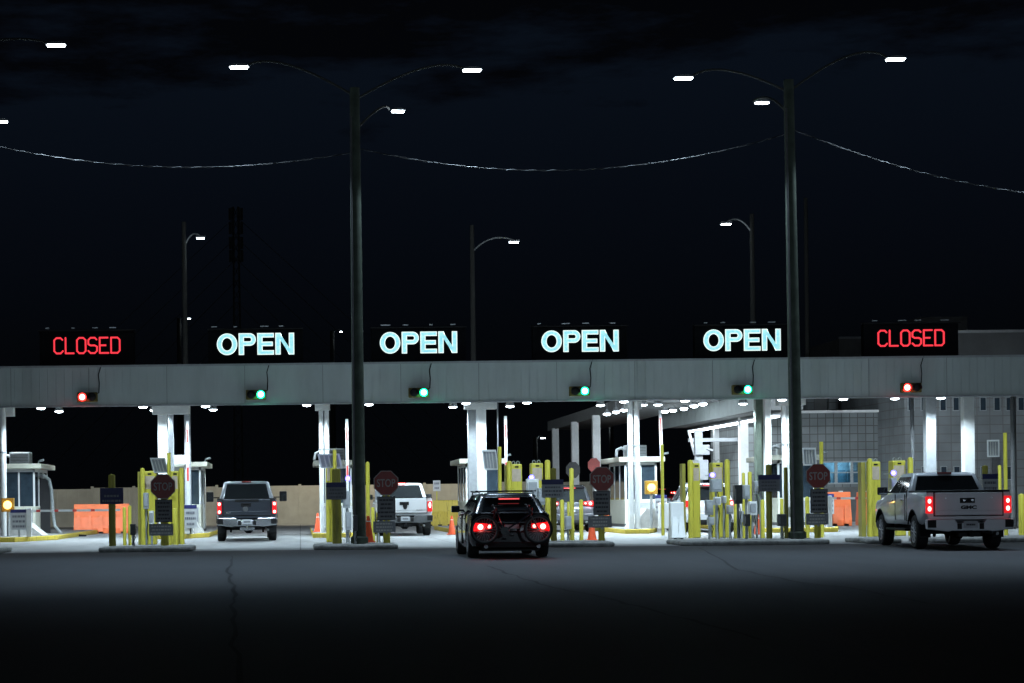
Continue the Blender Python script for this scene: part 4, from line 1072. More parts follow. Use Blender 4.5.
def pickup(loc, rz, label, paint, L=5.85, hw=1.0, rail=1.36, sill=.56, rear_ax=1.22, wb=3.65, rad=.41, roof=1.86, lamps='stacked', tonneau=False, bumper='chrome', badge=None, glass='glass', tow_mirror=False, lift=0, brake_top=False, hood=1.2, cab_paint=None, gate_paint=None):
    r = root('pickup_truck', loc, label, 'pickup truck', 'vehicles at the inspection lanes', rz=rz)
    P = M[paint]
    secs = [ring_sec(y, hw * k, zb, zt, cr) for y, k, zb, zt, cr in (
        (0.02, .965, sill + .16, rail - .01, 0), (.09, .99, sill + .12, rail, 0), (.5, 1, sill + .02, rail, 0), (rear_ax, 1.01, sill, rail, 0), (1.85, 1, sill, rail, 0), (2.0, 1, sill, rail - .03, 0), (4.25, 1, sill, rail - .06, .03),
        (4.6, 1, sill, hood + .06, .05), (rear_ax + wb, 1.01, sill, hood, .06), (5.42, .99, sill - .04, hood - .04, .05), (5.46, .99, sill - .2, hood - .05, .05), (L - .06, .9, sill - .16, hood - .18, .03), (L, .82, sill - .05, hood - .32, 0))]
    b = part('body', MB().loft(secs), P, r, smooth=True)
    cm = MB()
    for y in (rear_ax, rear_ax + wb): 
        cm.lathe([(rad + .085, -hw - .2), (rad + .085, -hw + .34)], (0, y, rad + .03), 'x', n=32); 
        cm.lathe([(rad + .085, hw - .34), (rad + .085, hw + .2)], (0, y, rad + .03), 'x', n=32)
    cut(b, cm, ((rear_ax, rear_ax + wb), rad + .03, rad + .085))
    if not tonneau: cut(b, MB().box(-hw + .13, hw - .13, .09, 1.8, .72, rail + .2))
    for y in (rear_ax, rear_ax + wb):                  # dark arch lips
        for s in (-1, 1):
            mb = MB(); pts = []
            for k in range(13):
                a = R(17 + k * 12.2); pts.append((s * (hw * .998), y + (rad + .1) * cos(a), rad + .03 + (rad + .1) * sin(a)))
            part('arch_trim', MB().tube(pts, .018, 6), M['black' if paint != 'paint_white' else 'dgrey'], r, smooth=True)
            wheel(r, s * (hw - .155), y, rad, .27, s)
    part('chassis', MB().box(-.5, .5, .2, L - .4, .42, sill + .1).box(-hw + .3, hw - .3, .35, L - .5, sill + .02, sill + .08), M['black'], r)
    part('rear_axle', MB().cyl((-hw + .2, rear_ax, rad), (hw - .2, rear_ax, rad), .06).lathe([(.05, -.2), (.17, -.08), (.17, .08), (.05, .2)], (.05, rear_ax, rad), 'x', n=16), M['black'], r, smooth=True)
    part('spare_wheel', MB().lathe([(.2, 0), (.35, 0), (.37, .1), (.35, .2), (.2, .2)], (0, .62, .42)), M['rubber'], r, smooth=True)
    part('exhaust', MB().tube([(hw - .38, 1.6, .42), (hw - .38, .5, .40), (hw - .32, .12, .38)], .04, 10), M['steel'], r, smooth=True)
    part('shock_absorber', MB().cyl((-.55, rear_ax - .2, .3), (-.5, rear_ax - .3, .7), .035), M['black'], r); part('shock_absorber', MB().cyl((.55, rear_ax - .2, .3), (.5, rear_ax - .3, .7), .035), M['black'], r)
    # tailgate
    tg = part('tailgate', MB().box(-hw + .23, hw - .23, -.012, .03, sill + .25, rail - .012), M[gate_paint or paint], r, bevel=.018)
    part('gap', MB().box(-hw + .205, hw - .205, .012, .03, sill + .23, rail + .0), M['black'], r)
    part('crease', MB().box(-hw + .26, hw - .26, -.02, -.010, sill + .36, sill + .385), P, tg, bevel=.006)
    part('handle', MB().box(-.2, .14, -.022, -.012, rail - .26, rail - .14).cyl((-.12, -.03, rail - .17), (.06, -.03, rail - .17), .012), M['black'], tg)
    # cab
    bt = rail - .04
    gh = greenhouse(r, 1.93, 2.22, bt, roof - .06, hw - .075, hw - .24, 4.45, 3.55, cab_paint or paint, glass=glass, wins=(0, .08, .47, .98) if False else (0, .42, .95), rear_in=(.075, .925), rear_v=(.05, .93))
    part('brake_light', MB().box(-.17, .17, 2.21, 2.28, roof - .055, roof - .0), M['tail' if brake_top else 'tail_off'], gh, bevel=.01)
    if brake_top: part('bulb_glow', MB().box(-.14, .14, 2.195, 2.21, roof - .05, roof - .015), M['tail_core'], gh)
    part('door_seam', MB().box(-hw - .004, -hw + .02, 2.05, 2.062, sill + .12, bt).box(hw - .02, hw + .004, 2.05, 2.062, sill + .12, bt).box(-hw - .004, -hw + .02, 3.1, 3.112, sill + .12, bt).box(hw - .02, hw + .004, 3.1, 3.112, sill + .12, bt).box(-hw - .003, -hw + .02, 1.86, 1.872, sill + .1, rail).box(hw - .02, hw + .003, 1.86, 1.872, sill + .1, rail), M['black'], r)
    for s in (-1, 1):
        for y in (2.25, 3.3): part('door_handle', MB().box(min(s * (hw + .0), s * (hw + .035)), max(s * hw, s * (hw + .035)), y, y + .2, bt - .16, bt - .12), M[paint if paint != 'paint_slate' else 'black'], r, bevel=.008)
        if tow_mirror: mirror(r, s, hw - .03, 3.95, bt + .13, .26, .36, .18, 'black')
        else: mirror(r, s, hw - .06, 3.95, bt + .09, .24, .2, .06, 'black')
        part('running_board', MB().box(min(s * (hw - .12), s * (hw + .02)), max(s * (hw - .12), s * (hw + .02)), 1.95, 4.1, sill - .14, sill - .08), M['black'], r, bevel=.015)
    if tonneau: part('bed_cover', MB().box(-hw + .05, hw - .05, .03, 1.88, rail - .005, rail + .045), M['black'], r, bevel=.02)
    else: part('bed_rail_cap', MB().box(-hw + .03, -hw + .13, .04, 1.86, rail - .002, rail + .02).box(hw - .13, hw - .03, .04, 1.86, rail - .002, rail + .02).box(-hw + .13, hw - .13, -.0, .06, rail - .002, rail + .015), M['black'], r)
    # bumper with corner steps
    bz0, bz1 = sill - .13, sill + .17
    bu = part('bumper', MB().prism([(-hw * .97, bz0 + .06), (-.5, bz0), (-.42, bz0 + .02), (.42, bz0 + .02), (.5, bz0), (hw * .97, bz0 + .06), (hw * .99, bz1 - .02), (hw * .9, bz1), (.36, bz1), (.30, bz1 - .09), (-.30, bz1 - .09), (-.36, bz1), (-hw * .9, bz1), (-hw * .99, bz1 - .02)], -.17, .06), M[bumper], r, bevel=.02)
    part('step_pad', MB().box(-.36, .36, -.16, .05, bz1 - .088, bz1 - .07).box(-hw * .97, -hw * .78, -.178, -.16, bz0 + .1, bz1 - .02).box(hw * .78, hw * .97, -.178, -.16, bz0 + .1, bz1 - .02).box(-.30, -.2, -.18, -.165, bz0 + .06, bz1 - .1).box(.2, .30, -.18, -.165, bz0 + .06, bz1 - .1), M['black'], bu)
    pl = part('number_plate', MB().box(-.16, .16, -.185, -.172, bz0 + .09, bz0 + .25), M['plate'], bu)
    part('lettering', dash_lines(.26, .09, 1, 5), M['ink'], pl, loc=(0, -.187, bz0 + .165))
    part('tow_hitch', MB().box(-.04, .04, -.28, .1, bz0 - .12, bz0 - .04).cyl((0, -.24, bz0 - .05), (0, -.24, bz0 + .03), .028).box(-.25, .25, -.05, .05, bz0 - .12, bz0 - .02), M['chrome' if tow_mirror else 'black'], r)
    for s in (-1, 1):
        x0, x1 = s * (hw * .972 - .0), s * (hw * .972 - .165)
        z1, z0 = rail - .10, rail - .50
        if lamps == 'stacked': tail_lamp(r, x0, x1, 0, z0, z1, [(z1 - .11, .055, .5), (z0 + .11, .06, .55)], t=.2)
        elif lamps == 'bracket': tail_lamp(r, x0, x1 + s * .02, 0, z0, z1, [(z1 - .07, .055, .7), (z0 + .07, .055, .7)], t=.2)
        else: tail_lamp(r, x0, x1, 0, z0 - .0, z1 - .03, [(z1 - .17, .11, .6)], t=.2)
        part('mud_flap', MB().box(min(s * (hw - .29), s * (hw - .03)), max(s * (hw - .29), s * (hw - .03)), rear_ax - rad - .14, rear_ax - rad - .12, .28, sill + .05), M['rubber'], r)
    if badge: badge(tg, rail, sill, hw)
    return r
def badge_letters(tg, rail, sill, hw):
    fit_text('GMC', .36, .085, M['black'], 'badge', tg, (0, -.018, rail - .36), .014, offset=.05)
    part('camera', MB().box(-.13, -.07, -.032, -.02, rail - .215, rail - .175).box(.05, .11, -.032, -.02, rail - .215, rail - .175), M['chrome'], tg)
    part('keyhole', MB().cyl((-.52, -.02, rail - .14), (-.52, -.012, rail - .14), .016).cyl((.52, -.02, rail - .14), (.52, -.012, rail - .14), .016), M['chrome'], tg)
def badge_shield(tg, rail, sill, hw):
    part('badge', MB().prism([(-.075, .09), (.075, .09), (.085, .04), (.06, -.06), (0, -.10), (-.06, -.06), (-.085, .04)], -.02, -.012), M['black'], tg, loc=(0, 0, rail - .33))
    fit_text('RAM', .2, .05, M['dgrey'], 'lettering', tg, (.52, -.016, rail - .44), .008)
def badge_small(tg, rail, sill, hw):
    part('badge', MB().lathe([(.09, -.016), (.08, -.022), (.01, -.024)], (-.05, 0, rail - .34), 'y', n=20), M['dgrey'], tg)
    part('spoiler_strip', MB().box(-.4, .4, -.03, -.01, rail - .09, rail - .02), M['black'], tg)
    fit_text('XLT', .16, .05, M['steel'], 'lettering', tg, (-.62, -.016, sill + .34), .008)

yaw = -6.0
pickup((ax(968.5, 42.2), 42.2, 0), R(yaw), 'silver pickup with both tail lights lit, waiting at the right', 'paint_silver', tonneau=True, bumper='paint_silver', badge=badge_letters)
pickup((ax(246.8, 60.0), 60.0, 0.004), R(1.8), 'dark slate pickup with towing mirrors in the left open lane', 'paint_slate', hw=1.02, rail=1.42, roof=2.04, sill=.62, rad=.43, cab_paint='paint_slate_lit', lamps='bracket', bumper='chrome', badge=badge_small, tow_mirror=True)  # two tones of one paint: cab lit from above, tailgate in shade
pickup((ax(405, 66.0), 66.0, 0.004), 0, 'white pickup with a black shield on its tailgate behind a STOP sign', 'paint_white', hw=1.02, rail=1.40, roof=1.98, sill=.60, lamps='single', bumper='dgrey', badge=badge_shield, brake_top=True)

def suv(loc, rz, label, paint, L=4.8, hw=.96, belt=1.0, roof=1.50, sill=.28, rad=.36, rear_ax=.92, wb=2.9, lit=True, glass='glass', lampz=(.62, .84), rails=True, tail_in=.0, lean=.55, roofpaint=None, crown=.06, hwt=None, bar=None):
    r = root('car', loc, label, 'car', 'vehicles at the inspection lanes', rz=rz)
    P = M[paint]
    secs = [ring_sec(y, hw * k, zb, zt, cr, shoulder=.9) for y, k, zb, zt, cr in (
        (0.0, .80, sill + .14, belt - .22, 0), (.05, .90, sill + .06, belt - .12, .0), (.14, .955, sill + .02, belt - .03, .01), (.4, .985, sill, belt + .0, .02), (rear_ax, 1.0, sill - .02, belt, .02), (2.2, .985, sill - .06, belt - .02, .02),
        (3.4, .985, sill - .06, belt - .05, .03), (rear_ax + wb, .985, sill - .02, belt - .14, .07), (L - .35, .93, sill, belt - .24, .06), (L - .08, .82, sill + .04, belt - .36, .03), (L, .7, sill + .12, belt - .45, 0))]
    b = part('body', MB().loft(secs), P, r, smooth=True)
    cm = MB()
    for y in (rear_ax, rear_ax + wb):
        cm.lathe([(rad + .05, -hw - .2), (rad + .05, -hw + .28)], (0, y, rad + .015), 'x', n=32)
        cm.lathe([(rad + .05, hw - .28), (rad + .05, hw + .2)], (0, y, rad + .015), 'x', n=32)
    cut(b, cm, ((rear_ax, rear_ax + wb), rad + .015, rad + .05))
    for y in (rear_ax, rear_ax + wb):
        for s in (-1, 1): wheel(r, s * (hw - .135), y, rad, .24, s, 5)
    part('underbody', MB().box(-hw + .28, hw - .28, .2, L - .3, sill - .08, sill + .02), M['black'], r)
    gh = greenhouse(r, .12, .12 + lean, belt - .03, roof - .06, hw - .10, hwt or hw - .30, 3.75, 2.85, roofpaint or paint, glass=glass, crown=crown, wins=(0, .22, .55, .97), rear_in=(.10, .90), rear_v=(.12, .88), round_=.22)
    part('spoiler', MB().prism([(.12 + lean - .14, roof - .045), (.12 + lean + .3, roof - .0), (.12 + lean + .3, roof - .06), (.12 + lean - .1, roof - .07)], -hw + .38, hw - .38, 'x'), P, gh, bevel=.01)
    bl = part('brake_light', MB().box(-.25, .25, .12 + lean - .155, .12 + lean - .10, roof - .105, roof - .06), M['tail_off'], r)
    part('bulb_glow', MB().box(-.23, .23, .12 + lean - .162, .12 + lean - .155, roof - .095, roof - .07), M['tail_mid'], bl)
    if rails:
        top = roof; roof = roof - .06 + crown
        for s in (-1, 1):
            x = s * ((hwt or hw - .3) - .06); part('roof_rail', MB().tube([(x, .9, roof - .09), (x, 1.0, roof + .02), (x, 2.5, roof + .02), (x, 2.65, roof - .09)], .018), M['steel'], r)
        part('roof_bar', MB().box(-(hwt or hw - .3) - .02, (hwt or hw - .3) + .02, 1.05, 1.12, roof + .02, roof + .05), M['black'], r, bevel=.01); part('roof_bar', MB().box(-(hwt or hw - .3) - .02, (hwt or hw - .3) + .02, 2.2, 2.27, roof + .02, roof + .05), M['black'], r, bevel=.01); roof = top
    part('bumper', MB().prism([(-.075, sill + .1), (-.06, sill + .36), (.1, sill + .40), (.25, sill + .05), (.0, sill + .02)], -hw + .1, hw - .1, 'x'), P, r, bevel=.03)
    part('diffuser', MB().box(-hw + .28, hw - .28, -.082, .1, sill + .0, sill + .12), M['black'], r, bevel=.01)
    pl = part('number_plate', MB().box(-.16, .16, -.03, -.01, sill + .42, sill + .53), M['plate'], r)
    part('exhaust_tip', MB().cyl((-.58, -.09, sill + .03), (-.58, .1, sill + .03), .045).cyl((.58, -.09, sill + .03), (.58, .1, sill + .03), .045), M['chrome'], r, smooth=True)
    for s in (-1, 1):
        x0, x1 = s * (hw * .93), s * (hw * .93 - .42); z0, z1 = lampz
        l = part('tail_light', MB().prism([(x1, z0 + .06), (x0, z0), (x0, z1), (x1, z1 - .03)], -.012, .16), M['tail' if lit else 'tail_off'], r, bevel=.02)
        if lit:
            mb = MB().lathe([(.065, -.014), (.055, -.03), (.01, -.035)], (s * (hw * .93 - .16), 0, (z0 + z1) / 2), 'y', n=16)
            mb.lathe([(.04, -.014), (.03, -.025), (.01, -.03)], (s * (hw * .93 - .35), 0, (z0 + z1) / 2 + .01), 'y', n=12)
            part('bulb_glow', mb, M['tail_core'], l)
            light('glow', 'POINT', (s * (hw * .93 - .16), -.10, (z0 + z1) / 2), 3.5, r, col=(1, .04, .03), rad=.05)
        mirror(r, s, hw - .10, 3.05, belt + .06, .2, .16, .06, 'paint_black' if paint == 'paint_black' else 'black')
        for y in (1.35, 2.35): part('door_handle', MB().box(min(s * (hw - .005), s * (hw + .02)), max(s * (hw - .005), s * (hw + .02)), y, y + .18, belt - .17, belt - .14), P, r, bevel=.006)
    part('door_seam', MB().box(-hw - .002, -hw + .05, 1.2, 1.21, sill + .1, belt - .05).box(-hw - .002, -hw + .05, 2.2, 2.21, sill + .05, belt - .05).box(hw - .05, hw + .002, 1.2, 1.21, sill + .1, belt - .05).box(hw - .05, hw + .002, 2.2, 2.21, sill + .05, belt - .05), M['black'], r)
    return r
CX, CY = ax(511.7, 39.8, 530), 39.8
suv((CX, CY, 0), 0, 'black crossover with a bicycle on its tail, stopped at the line', 'paint_black', glass='glass', hw=.915, belt=1.03, roof=1.40, crown=.12, hwt=.67, lean=.50, sill=.24, lampz=(.60, .80), wb=2.7, L=4.5)
# bike carrier and bicycle
r = root('bicycle_carrier', (CX, CY, 0), 'black hanging bicycle carrier strapped to the tail of the black car', 'bicycle carrier')
part('frame', MB().tube([(-.42, .22, 1.02), (-.40, -.30, 1.06), (-.38, -.55, 1.13)], .022).tube([(.42, .22, 1.02), (.40, -.30, 1.06), (.38, -.55, 1.13)], .022).tube([(-.4, -.1, .78), (-.4, -.30, 1.06)], .022).tube([(.4, -.1, .78), (.4, -.30, 1.06)], .022).tube([(-.42, -.3, 1.06), (.42, -.3, 1.06)], .022).tube([(-.42, -.1, .78), (.42, -.1, .78)], .028), M['black'], r, smooth=True)
part('strap', MB().tube([(-.38, -.3, 1.06), (-.36, .8, 1.27)], .012).tube([(.38, -.3, 1.06), (.36, .8, 1.27)], .012), M['dgrey'], r)
part('clamp', MB().box(-.40, -.34, -.42, -.3, 1.04, 1.12).box(.34, .40, -.42, -.3, 1.04, 1.12), M['dgrey'], r)
def bicycle(loc, label, wbx=1.24, rad=.36):
    r = root('bicycle', loc, label, 'bicycle')
    A = Vector((-wbx / 2, 0, 0)); B = Vector((wbx / 2, 0, 0)); bb = A + Vector((.44, 0, -.03)); seat = A + Vector((.28, 0, .40)); head = B + Vector((-.22, 0, .46)); hl = B + Vector((-.17, 0, .34))
    fr = M['bike_paint']
    part('frame', MB().tube([bb, seat], .017).tube([seat, head], .017).tube([bb, hl], .02).tube([head, hl], .019).tube([A + Vector((0, .04, 0)), bb + Vector((0, .03, 0))], .01).tube([A + Vector((0, -.04, 0)), bb - Vector((0, .03, 0))], .01).tube([A + Vector((0, .04, 0)), seat], .009).tube([A + Vector((0, -.04, 0)), seat], .009), fr, r, smooth=True)
    part('fork', MB().tube([hl, hl + Vector((.02, .05, -.05)), B + Vector((0, .05, 0))], .013).tube([hl, hl + Vector((.02, -.05, -.05)), B - Vector((0, .05, 0))], .013), M['dgrey'], r, smooth=True)
    for c in (A, B):
        w = part('wheel', MB().lathe([(rad - .02, -.02), (rad, -.022), (rad + .022, 0), (rad, .022), (rad - .02, .02), (rad - .024, 0), (rad - .02, -.02)], (0, 0, 0), 'y', n=40, cap=False), M['rubber'], r, smooth=True, loc=c)
        part('rim', MB().lathe([(rad - .05, -.012), (rad - .02, -.015), (rad - .02, .015), (rad - .05, .012), (rad - .05, -.012)], (0, 0, 0), 'y', n=40, cap=False), M['dgrey'], w, smooth=True)
        mb = MB().cyl((0, -.05, 0), (0, .05, 0), .022)
        for k in range(24):
            a = 2 * pi * k / 24; mb.cyl((0, .03 * (-1) ** k, 0), ((rad - .05) * cos(a), 0, (rad - .05) * sin(a)), .0016, n=4)
        part('spokes', mb, M['steel'], w)
    part('saddle', MB().loft([[(x, y, z) for x, y, z in ((-.13, -.07, .50), (-.13, .07, .50), (-.13, .06, .54), (-.13, -.06, .54))], [(0, -.04, .50), (0, .04, .50), (0, .035, .535), (0, -.035, .535)], [(.13, -.015, .50), (.13, .015, .50), (.13, .015, .53), (.13, -.015, .53)]]), M['black'], r, loc=(seat.x, 0, seat.z - .40), bevel=.01)
    part('seat_post', MB().cyl(seat, seat + Vector((-.03, 0, .11)), .013), M['black'], r)
    hb = head + Vector((.02, 0, .05))
    part('handlebar', MB().tube([hb + Vector((-.05, -.27, .03)), hb + Vector((0, -.1, .0)), hb + Vector((0, .1, 0)), hb + Vector((-.05, .27, .03))], .013).cyl(head, hb, .016), M['black'], r, smooth=True)
    cr = part('crank', MB().lathe([(.09, -.05), (.095, -.045), (.09, -.04)], bb, 'y', n=24).tube([bb + Vector((0, -.06, 0)), bb + Vector((.13, -.07, -.10))], .01).tube([bb + Vector((0, .06, 0)), bb + Vector((-.13, .07, .10))], .01), M['dgrey'], r)
    part('pedal', MB().box(bb.x + .09, bb.x + .18, -.15, -.07, bb.z - .115, bb.z - .09), M['black'], cr)
    return r
M['bike_paint'] = mat('bike_paint', (.03, .035, .05), .3, .3, coat=.5)
bicycle((ax(511.5, 39.36, 530), CY - .44, az(511, 529.5, 39.36)), 'dark bicycle hung sideways across the tail of the black car', 1.17, .30)

suv((ax(571, 70), 70, .004), 0, 'grey SUV with lit tail lights behind the third STOP sign', 'paint_grey', hw=.98, belt=1.12, roof=1.80, sill=.36, rad=.38, L=4.9, lampz=(1.0, 1.22), lean=.35)
suv((ax(711, 66), 66, .004), R(-2), 'white SUV mostly hidden behind the two tall pillars by the lilac lamp', 'paint_white', hw=.98, belt=1.14, roof=1.82, sill=.36, rad=.38, L=4.9, lampz=(.95, 1.2), lean=.3)
suv((ax(655, 105), 105, .004), 0, 'distant dark car with red lights beyond the dark windowed booth', 'paint_grey', belt=1.0, roof=1.5, lampz=(.7, .95))
suv((ax(664, 128), 128, .004), 0, 'farthest car with tiny red lights beside the white pillar', 'paint_grey', belt=1.3, roof=2.0, lampz=(1.55, 1.75))

# ------------------------------------------------------------------ boundary fence and right hand buildings
def fence(x0, x1, D, h, label, m='fence'):
    r = root('boundary_wall', ((x0 + x1) / 2, D, 0), label, 'wall'); w = (x1 - x0) / 2
    mb = MB(); mc = MB(); x = -w; k = 0; rnd = random.Random(5)
    while x < w - .01:
        dz = rnd.choice((0, 0, .05, -.06)); mb.box(x, min(x + 2.4, w) - .05, 0, .12, 0, h + dz)
        for q in (.3, .9, 1.5, 2.05): mb.box(x + q, x + q + .10, -.035, 0, .1, h + dz - .08)
        mc.box(x - .08, x + .08, -.05, .14, 0, h + .08); x += 2.4
    part('panels', mb, M[m], r); part('post', mc, M[m], r); return r
FD = 104
fence(-60, ax(470, FD), FD, 2.25, 'long tan panel wall behind the booths at the left')
fence(ax(470, 106), ax(628, 106), 106, 2.3, 'tan panel wall between the long yellow barrier and the dark windowed booth')
for px, e in ((300, 420), (370, 520), (440, 480), (60, 120), (200, 220)):  # added lamps without fixtures, brightening the boundary wall
    light('wall_fill', 'SPOT', (ax(px, 100), 100, 6), e, None, spot=120, blend=.6, tgt=(ax(px, 102), 103, 0), col=(1, .88, .66))

# long canopy running back from the lanes
def roof_canopy(x0, x1, y0, y1, z0, z1, label, fascia='soffit', lamps=(), cols=(), rise=0):
    r = root('rear_canopy', (x0, y0, z0), label, 'canopy'); w = x1 - x0; l = y1 - y0; h = z1 - z0
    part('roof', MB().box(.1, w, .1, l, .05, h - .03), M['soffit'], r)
    mb = MB(); y = 0
    while y < l: mb.box(0, .08, y, y + .5, 0, h); y += .53
    part('fascia', mb, M[fascia], r)
    part('front_fascia', MB().box(.08, w, 0, .08, 0, h), M['soffit'], r)
    for (cx, cy) in cols: part('column', MB().box(cx - x0 - .2, cx - x0 + .2, cy - y0, cy - y0 + .4, -z0, .05), M['white'], r)
    return r
A1 = (ax(640, 84), 84); 
roof_canopy(16.2, 19.6, 84, 117, 5.75, 6.35, 'dark long canopy running back beside three white columns', cols=[(ax(556.5, 114), 114), (ax(576, 105), 105), (ax(597.5, 97), 97)])
for i, (px, py) in enumerate([(607, 413.5), (616, 411.5), (624, 409.5), (665, 411), (673, 410), (684, 408.3), (694, 405.5), (703, 403.5)]):
    D = F * 4.35 / ((VY - py) - (px - VX) * sa); X, Z = at(px, py, D)
    r = root('high_bay_light', (X, D, Z), 'white round lamp under the rear canopy, %s of the two receding rows' % ords[i], 'ceiling light', 'receding lamps under the rear canopy')
    part('shade', MB().lathe([(.06, .22), (.14, .1), (.19, 0)], (0, 0, 0)), M['grey'], r, smooth=True)
    part('lens', MB().lathe([(.18, 0), (.17, -.05), (.1, -.10), (.01, -.11)], (0, 0, 0)), M['led_white'], r, smooth=True)
    part('stem', MB().cyl((0, 0, .2), (0, 0, 6.0 - Z + .2 if Z < 5.9 else .4), .02), M['grey'], r)
    if i % 2: light('lamp', 'SPOT', (0, 0, -.25), 700, r, spot=150, rad=.15)
cx0 = 20.3
roof_canopy(cx0, 22.4, 80, 101, 5.15, 5.95, 'pale ribbed canopy with bright strip lights at the right', 'fascia', cols=[(ax(719, 96), 96), (ax(745, 88), 88), (ax(749, 98), 98)])
r = root('strip_light', (21.6, 82, 5.0), 'bright continuous strip light under the pale ribbed canopy', 'strip light')
mb = MB()
for k in range(9): mb.box(0, .30, k * 2.0, k * 2.0 + 1.7, -.09, 0)
part('tubes', mb, M['led_strip'], r)
part('housing', MB().box(-.05, .35, -.1, 18, 0, .06), M['grey'], r)
light('lamp', 'AREA', (.15, 8, -.2), 170, r, size=3.5)
light('uplight', 'SPOT', (-2.2, 6, -1.9), 120, r, spot=120, tgt=(.8, 6, 1.0))
part('beam', MB().box(ax(690, 92), ax(757, 92), 92, 92.3, 4.15, 4.33), M['grey']).name = 'entry_beam'
bpy.data.objects['entry_beam']['label'] = 'white horizontal beam below the pale ribbed canopy'; bpy.data.objects['entry_beam']['category'] = 'beam'
# equipment mast
D = 76; X = ax(699, D)
r = root('equipment_mast', (X, D, 0), 'white equipment mast with boxes and cameras behind the tall pillars', 'mast')
part('mast', MB().box(-.16, .16, -.1, .1, 0, az(700, 430, D)), M['grey'], r)
part('cabinet', MB().box(-.32, .36, -.25, .1, az(700, 480, D), az(700, 460, D)).box(-.2, .42, -.3, .1, az(700, 455, D), az(700, 445, D)), M['grey'], r, bevel=.02)
part('brace', MB().tube([(-.15, 0, az(700, 455, D)), (-.4, 0, az(700, 430, D))], .06), M['white'], r)
part('camera', MB().cyl((.3, -.3, az(700, 449, D)), (.55, -.4, az(700, 451, D)), .06), M['steel'], r)
# glazed screen
D = 97; x0, x1 = ax(730, D), ax(746, D)
r = root('glazed_screen', ((x0 + x1) / 2, D, 0), 'tall dark glazed screen with white bars under the pale canopy', 'glazed screen')
w = (x1 - x0) / 2
part('pane', MB().box(-w, w, 0, .02, 0, 4.0), M['glass'], r)
mb = MB()
for x in (-w, -.03, w - .06): mb.box(x, x + .06, -.03, 0, 0, 4.0)
for z in (0.9, 1.9, 2.9, 3.94): mb.box(-w, w, -.034, -.03, z, z + .06)
part('frame', mb, M['galv'], r)

# block building
BDp = 90.0
zt = az(840, 413, BDp); bx0, bx1 = ax(748, BDp), ax(905, BDp)
r = root('block_building', ((bx0 + bx1) / 2, BDp, 0), 'low grey block building with a band of lit windows', 'building')
c = (bx0 + bx1) / 2; w = (bx1 - bx0) / 2
zw0, zw1 = az(845, 484, BDp), az(845, 461, BDp); wx0, wx1 = ax(821, BDp) - c, ax(868, BDp) - c
mb = MB().box(-w, wx0, 0, 8, 0, zt).box(wx1, w, 0, 8, 0, zt).box(wx0, wx1, 0, 8, zw1, zt).box(wx0, wx1, 0, 8, 0, zw0)
part('wall', mb, M['block'], r)
part('plinth', MB().box(-w, w, -.03, 0.0, 0, zw0 - .15), M['plinth'], r)
part('parapet_cap', MB().box(-w - .1, w + .1, -.2, .3, zt + .01, zt + .13), M['white'], r)
part('room', MB().box(wx0, wx1, 1.8, 1.9, zw0, zw1), M['roomblue'] if 'roomblue' in M else M['grey'], r)
nW = 3; ww = (wx1 - wx0) / nW
for i in range(nW):
    a = wx0 + i * ww
    wi = part('window', MB().box(a, a + .07, .02, .12, zw0, zw1).box(a + ww - .07, a + ww, .02, .12, zw0, zw1).box(a + .07, a + ww - .07, .02, .12, zw0, zw0 + .07).box(a + .07, a + ww - .07, .02, .12, zw1 - .07, zw1).box(a + .07, a + ww - .07, .02, .12, (zw0 + zw1) / 2 - .03, (zw0 + zw1) / 2 + .03), M['galv'], r)
    part('pane', MB().box(a + .07, a + ww - .07, .06, .07, zw0 + .07, zw1 - .07), M['clearglass'] if 'clearglass' in M else M['glass'], wi)
light('room_lamp', 'POINT', (wx0 + 1.2, 1.0, zw1 - .1), 40, r, col=(.62, .85, 1), rad=.15)
mb = MB(); rnd = random.Random(4)                     # desks, people-high clutter and screens in the lit room
for k in range(9):
    a = rnd.uniform(wx0, wx1 - .5); mb.box(a, a + rnd.uniform(.2, .6), 1.0 + k * .05, 1.2 + k * .05, zw0 - .1, zw0 + rnd.uniform(.25, .8))
part('office_clutter', mb, M['roomblue2'] if 'roomblue2' in M else M['dgrey'], r)
# upper dark storey behind with pillars
ux0, ux1 = ax(748, 97), ax(925, 97)
r = root('upper_block', ((ux0 + ux1) / 2, 98.2, 0), 'dark upper storey with pilasters behind the low block building', 'building')
w = (ux1 - ux0) / 2
part('wall', MB().box(-w, w, .3, 6, 0, 8.5), M['plinth'], r)
mb = MB(); x = -w + 3.5
while x < w: mb.box(x, x + .5, 0, .3, 0, 8.4); x += 1.25
part('pilaster', mb, M['block'], r)
# taller right hand building
TD = 86.0; tx0, tx1 = ax(905.5, TD), ax(1180, TD); c = (tx0 + tx1) / 2; w = (tx1 - tx0) / 2
tz = az(980, 332, TD)
r = root('tall_block_building', (c, TD, 0), 'tall pale block building behind the rightmost lane', 'building')
part('wall', MB().box(-w, w, 0, 10, 0, tz - 2.2), M['block_light'], r)
part('rooftop_wall', MB().box(ax(957, TD) - c, w, .4, 9, tz - 2.2, tz), M['roof_dark'], r)
part('coping', MB().box(ax(956, TD) - c, w, .3, .5, tz + .0, tz + .12), M['steel'], r)
for row, (ya, yb) in enumerate(((397, 411), (466, 480))):
    for px in (912, 925, 944, 957, 984, 998, 1010, 1022, 1040, 1060):
        if row and px > 1015: continue
        a = ax(px, TD) - c
        wi = part('window', MB().box(a - .16, a + .16, -.03, 0, az(px, yb, TD), az(px, ya, TD)), M['galv'], r)
        part('pane', MB().box(a - .12, a + .12, -.035, -.03, az(px, yb, TD) + .04, az(px, ya, TD) - .04), M['boothglass'], wi)
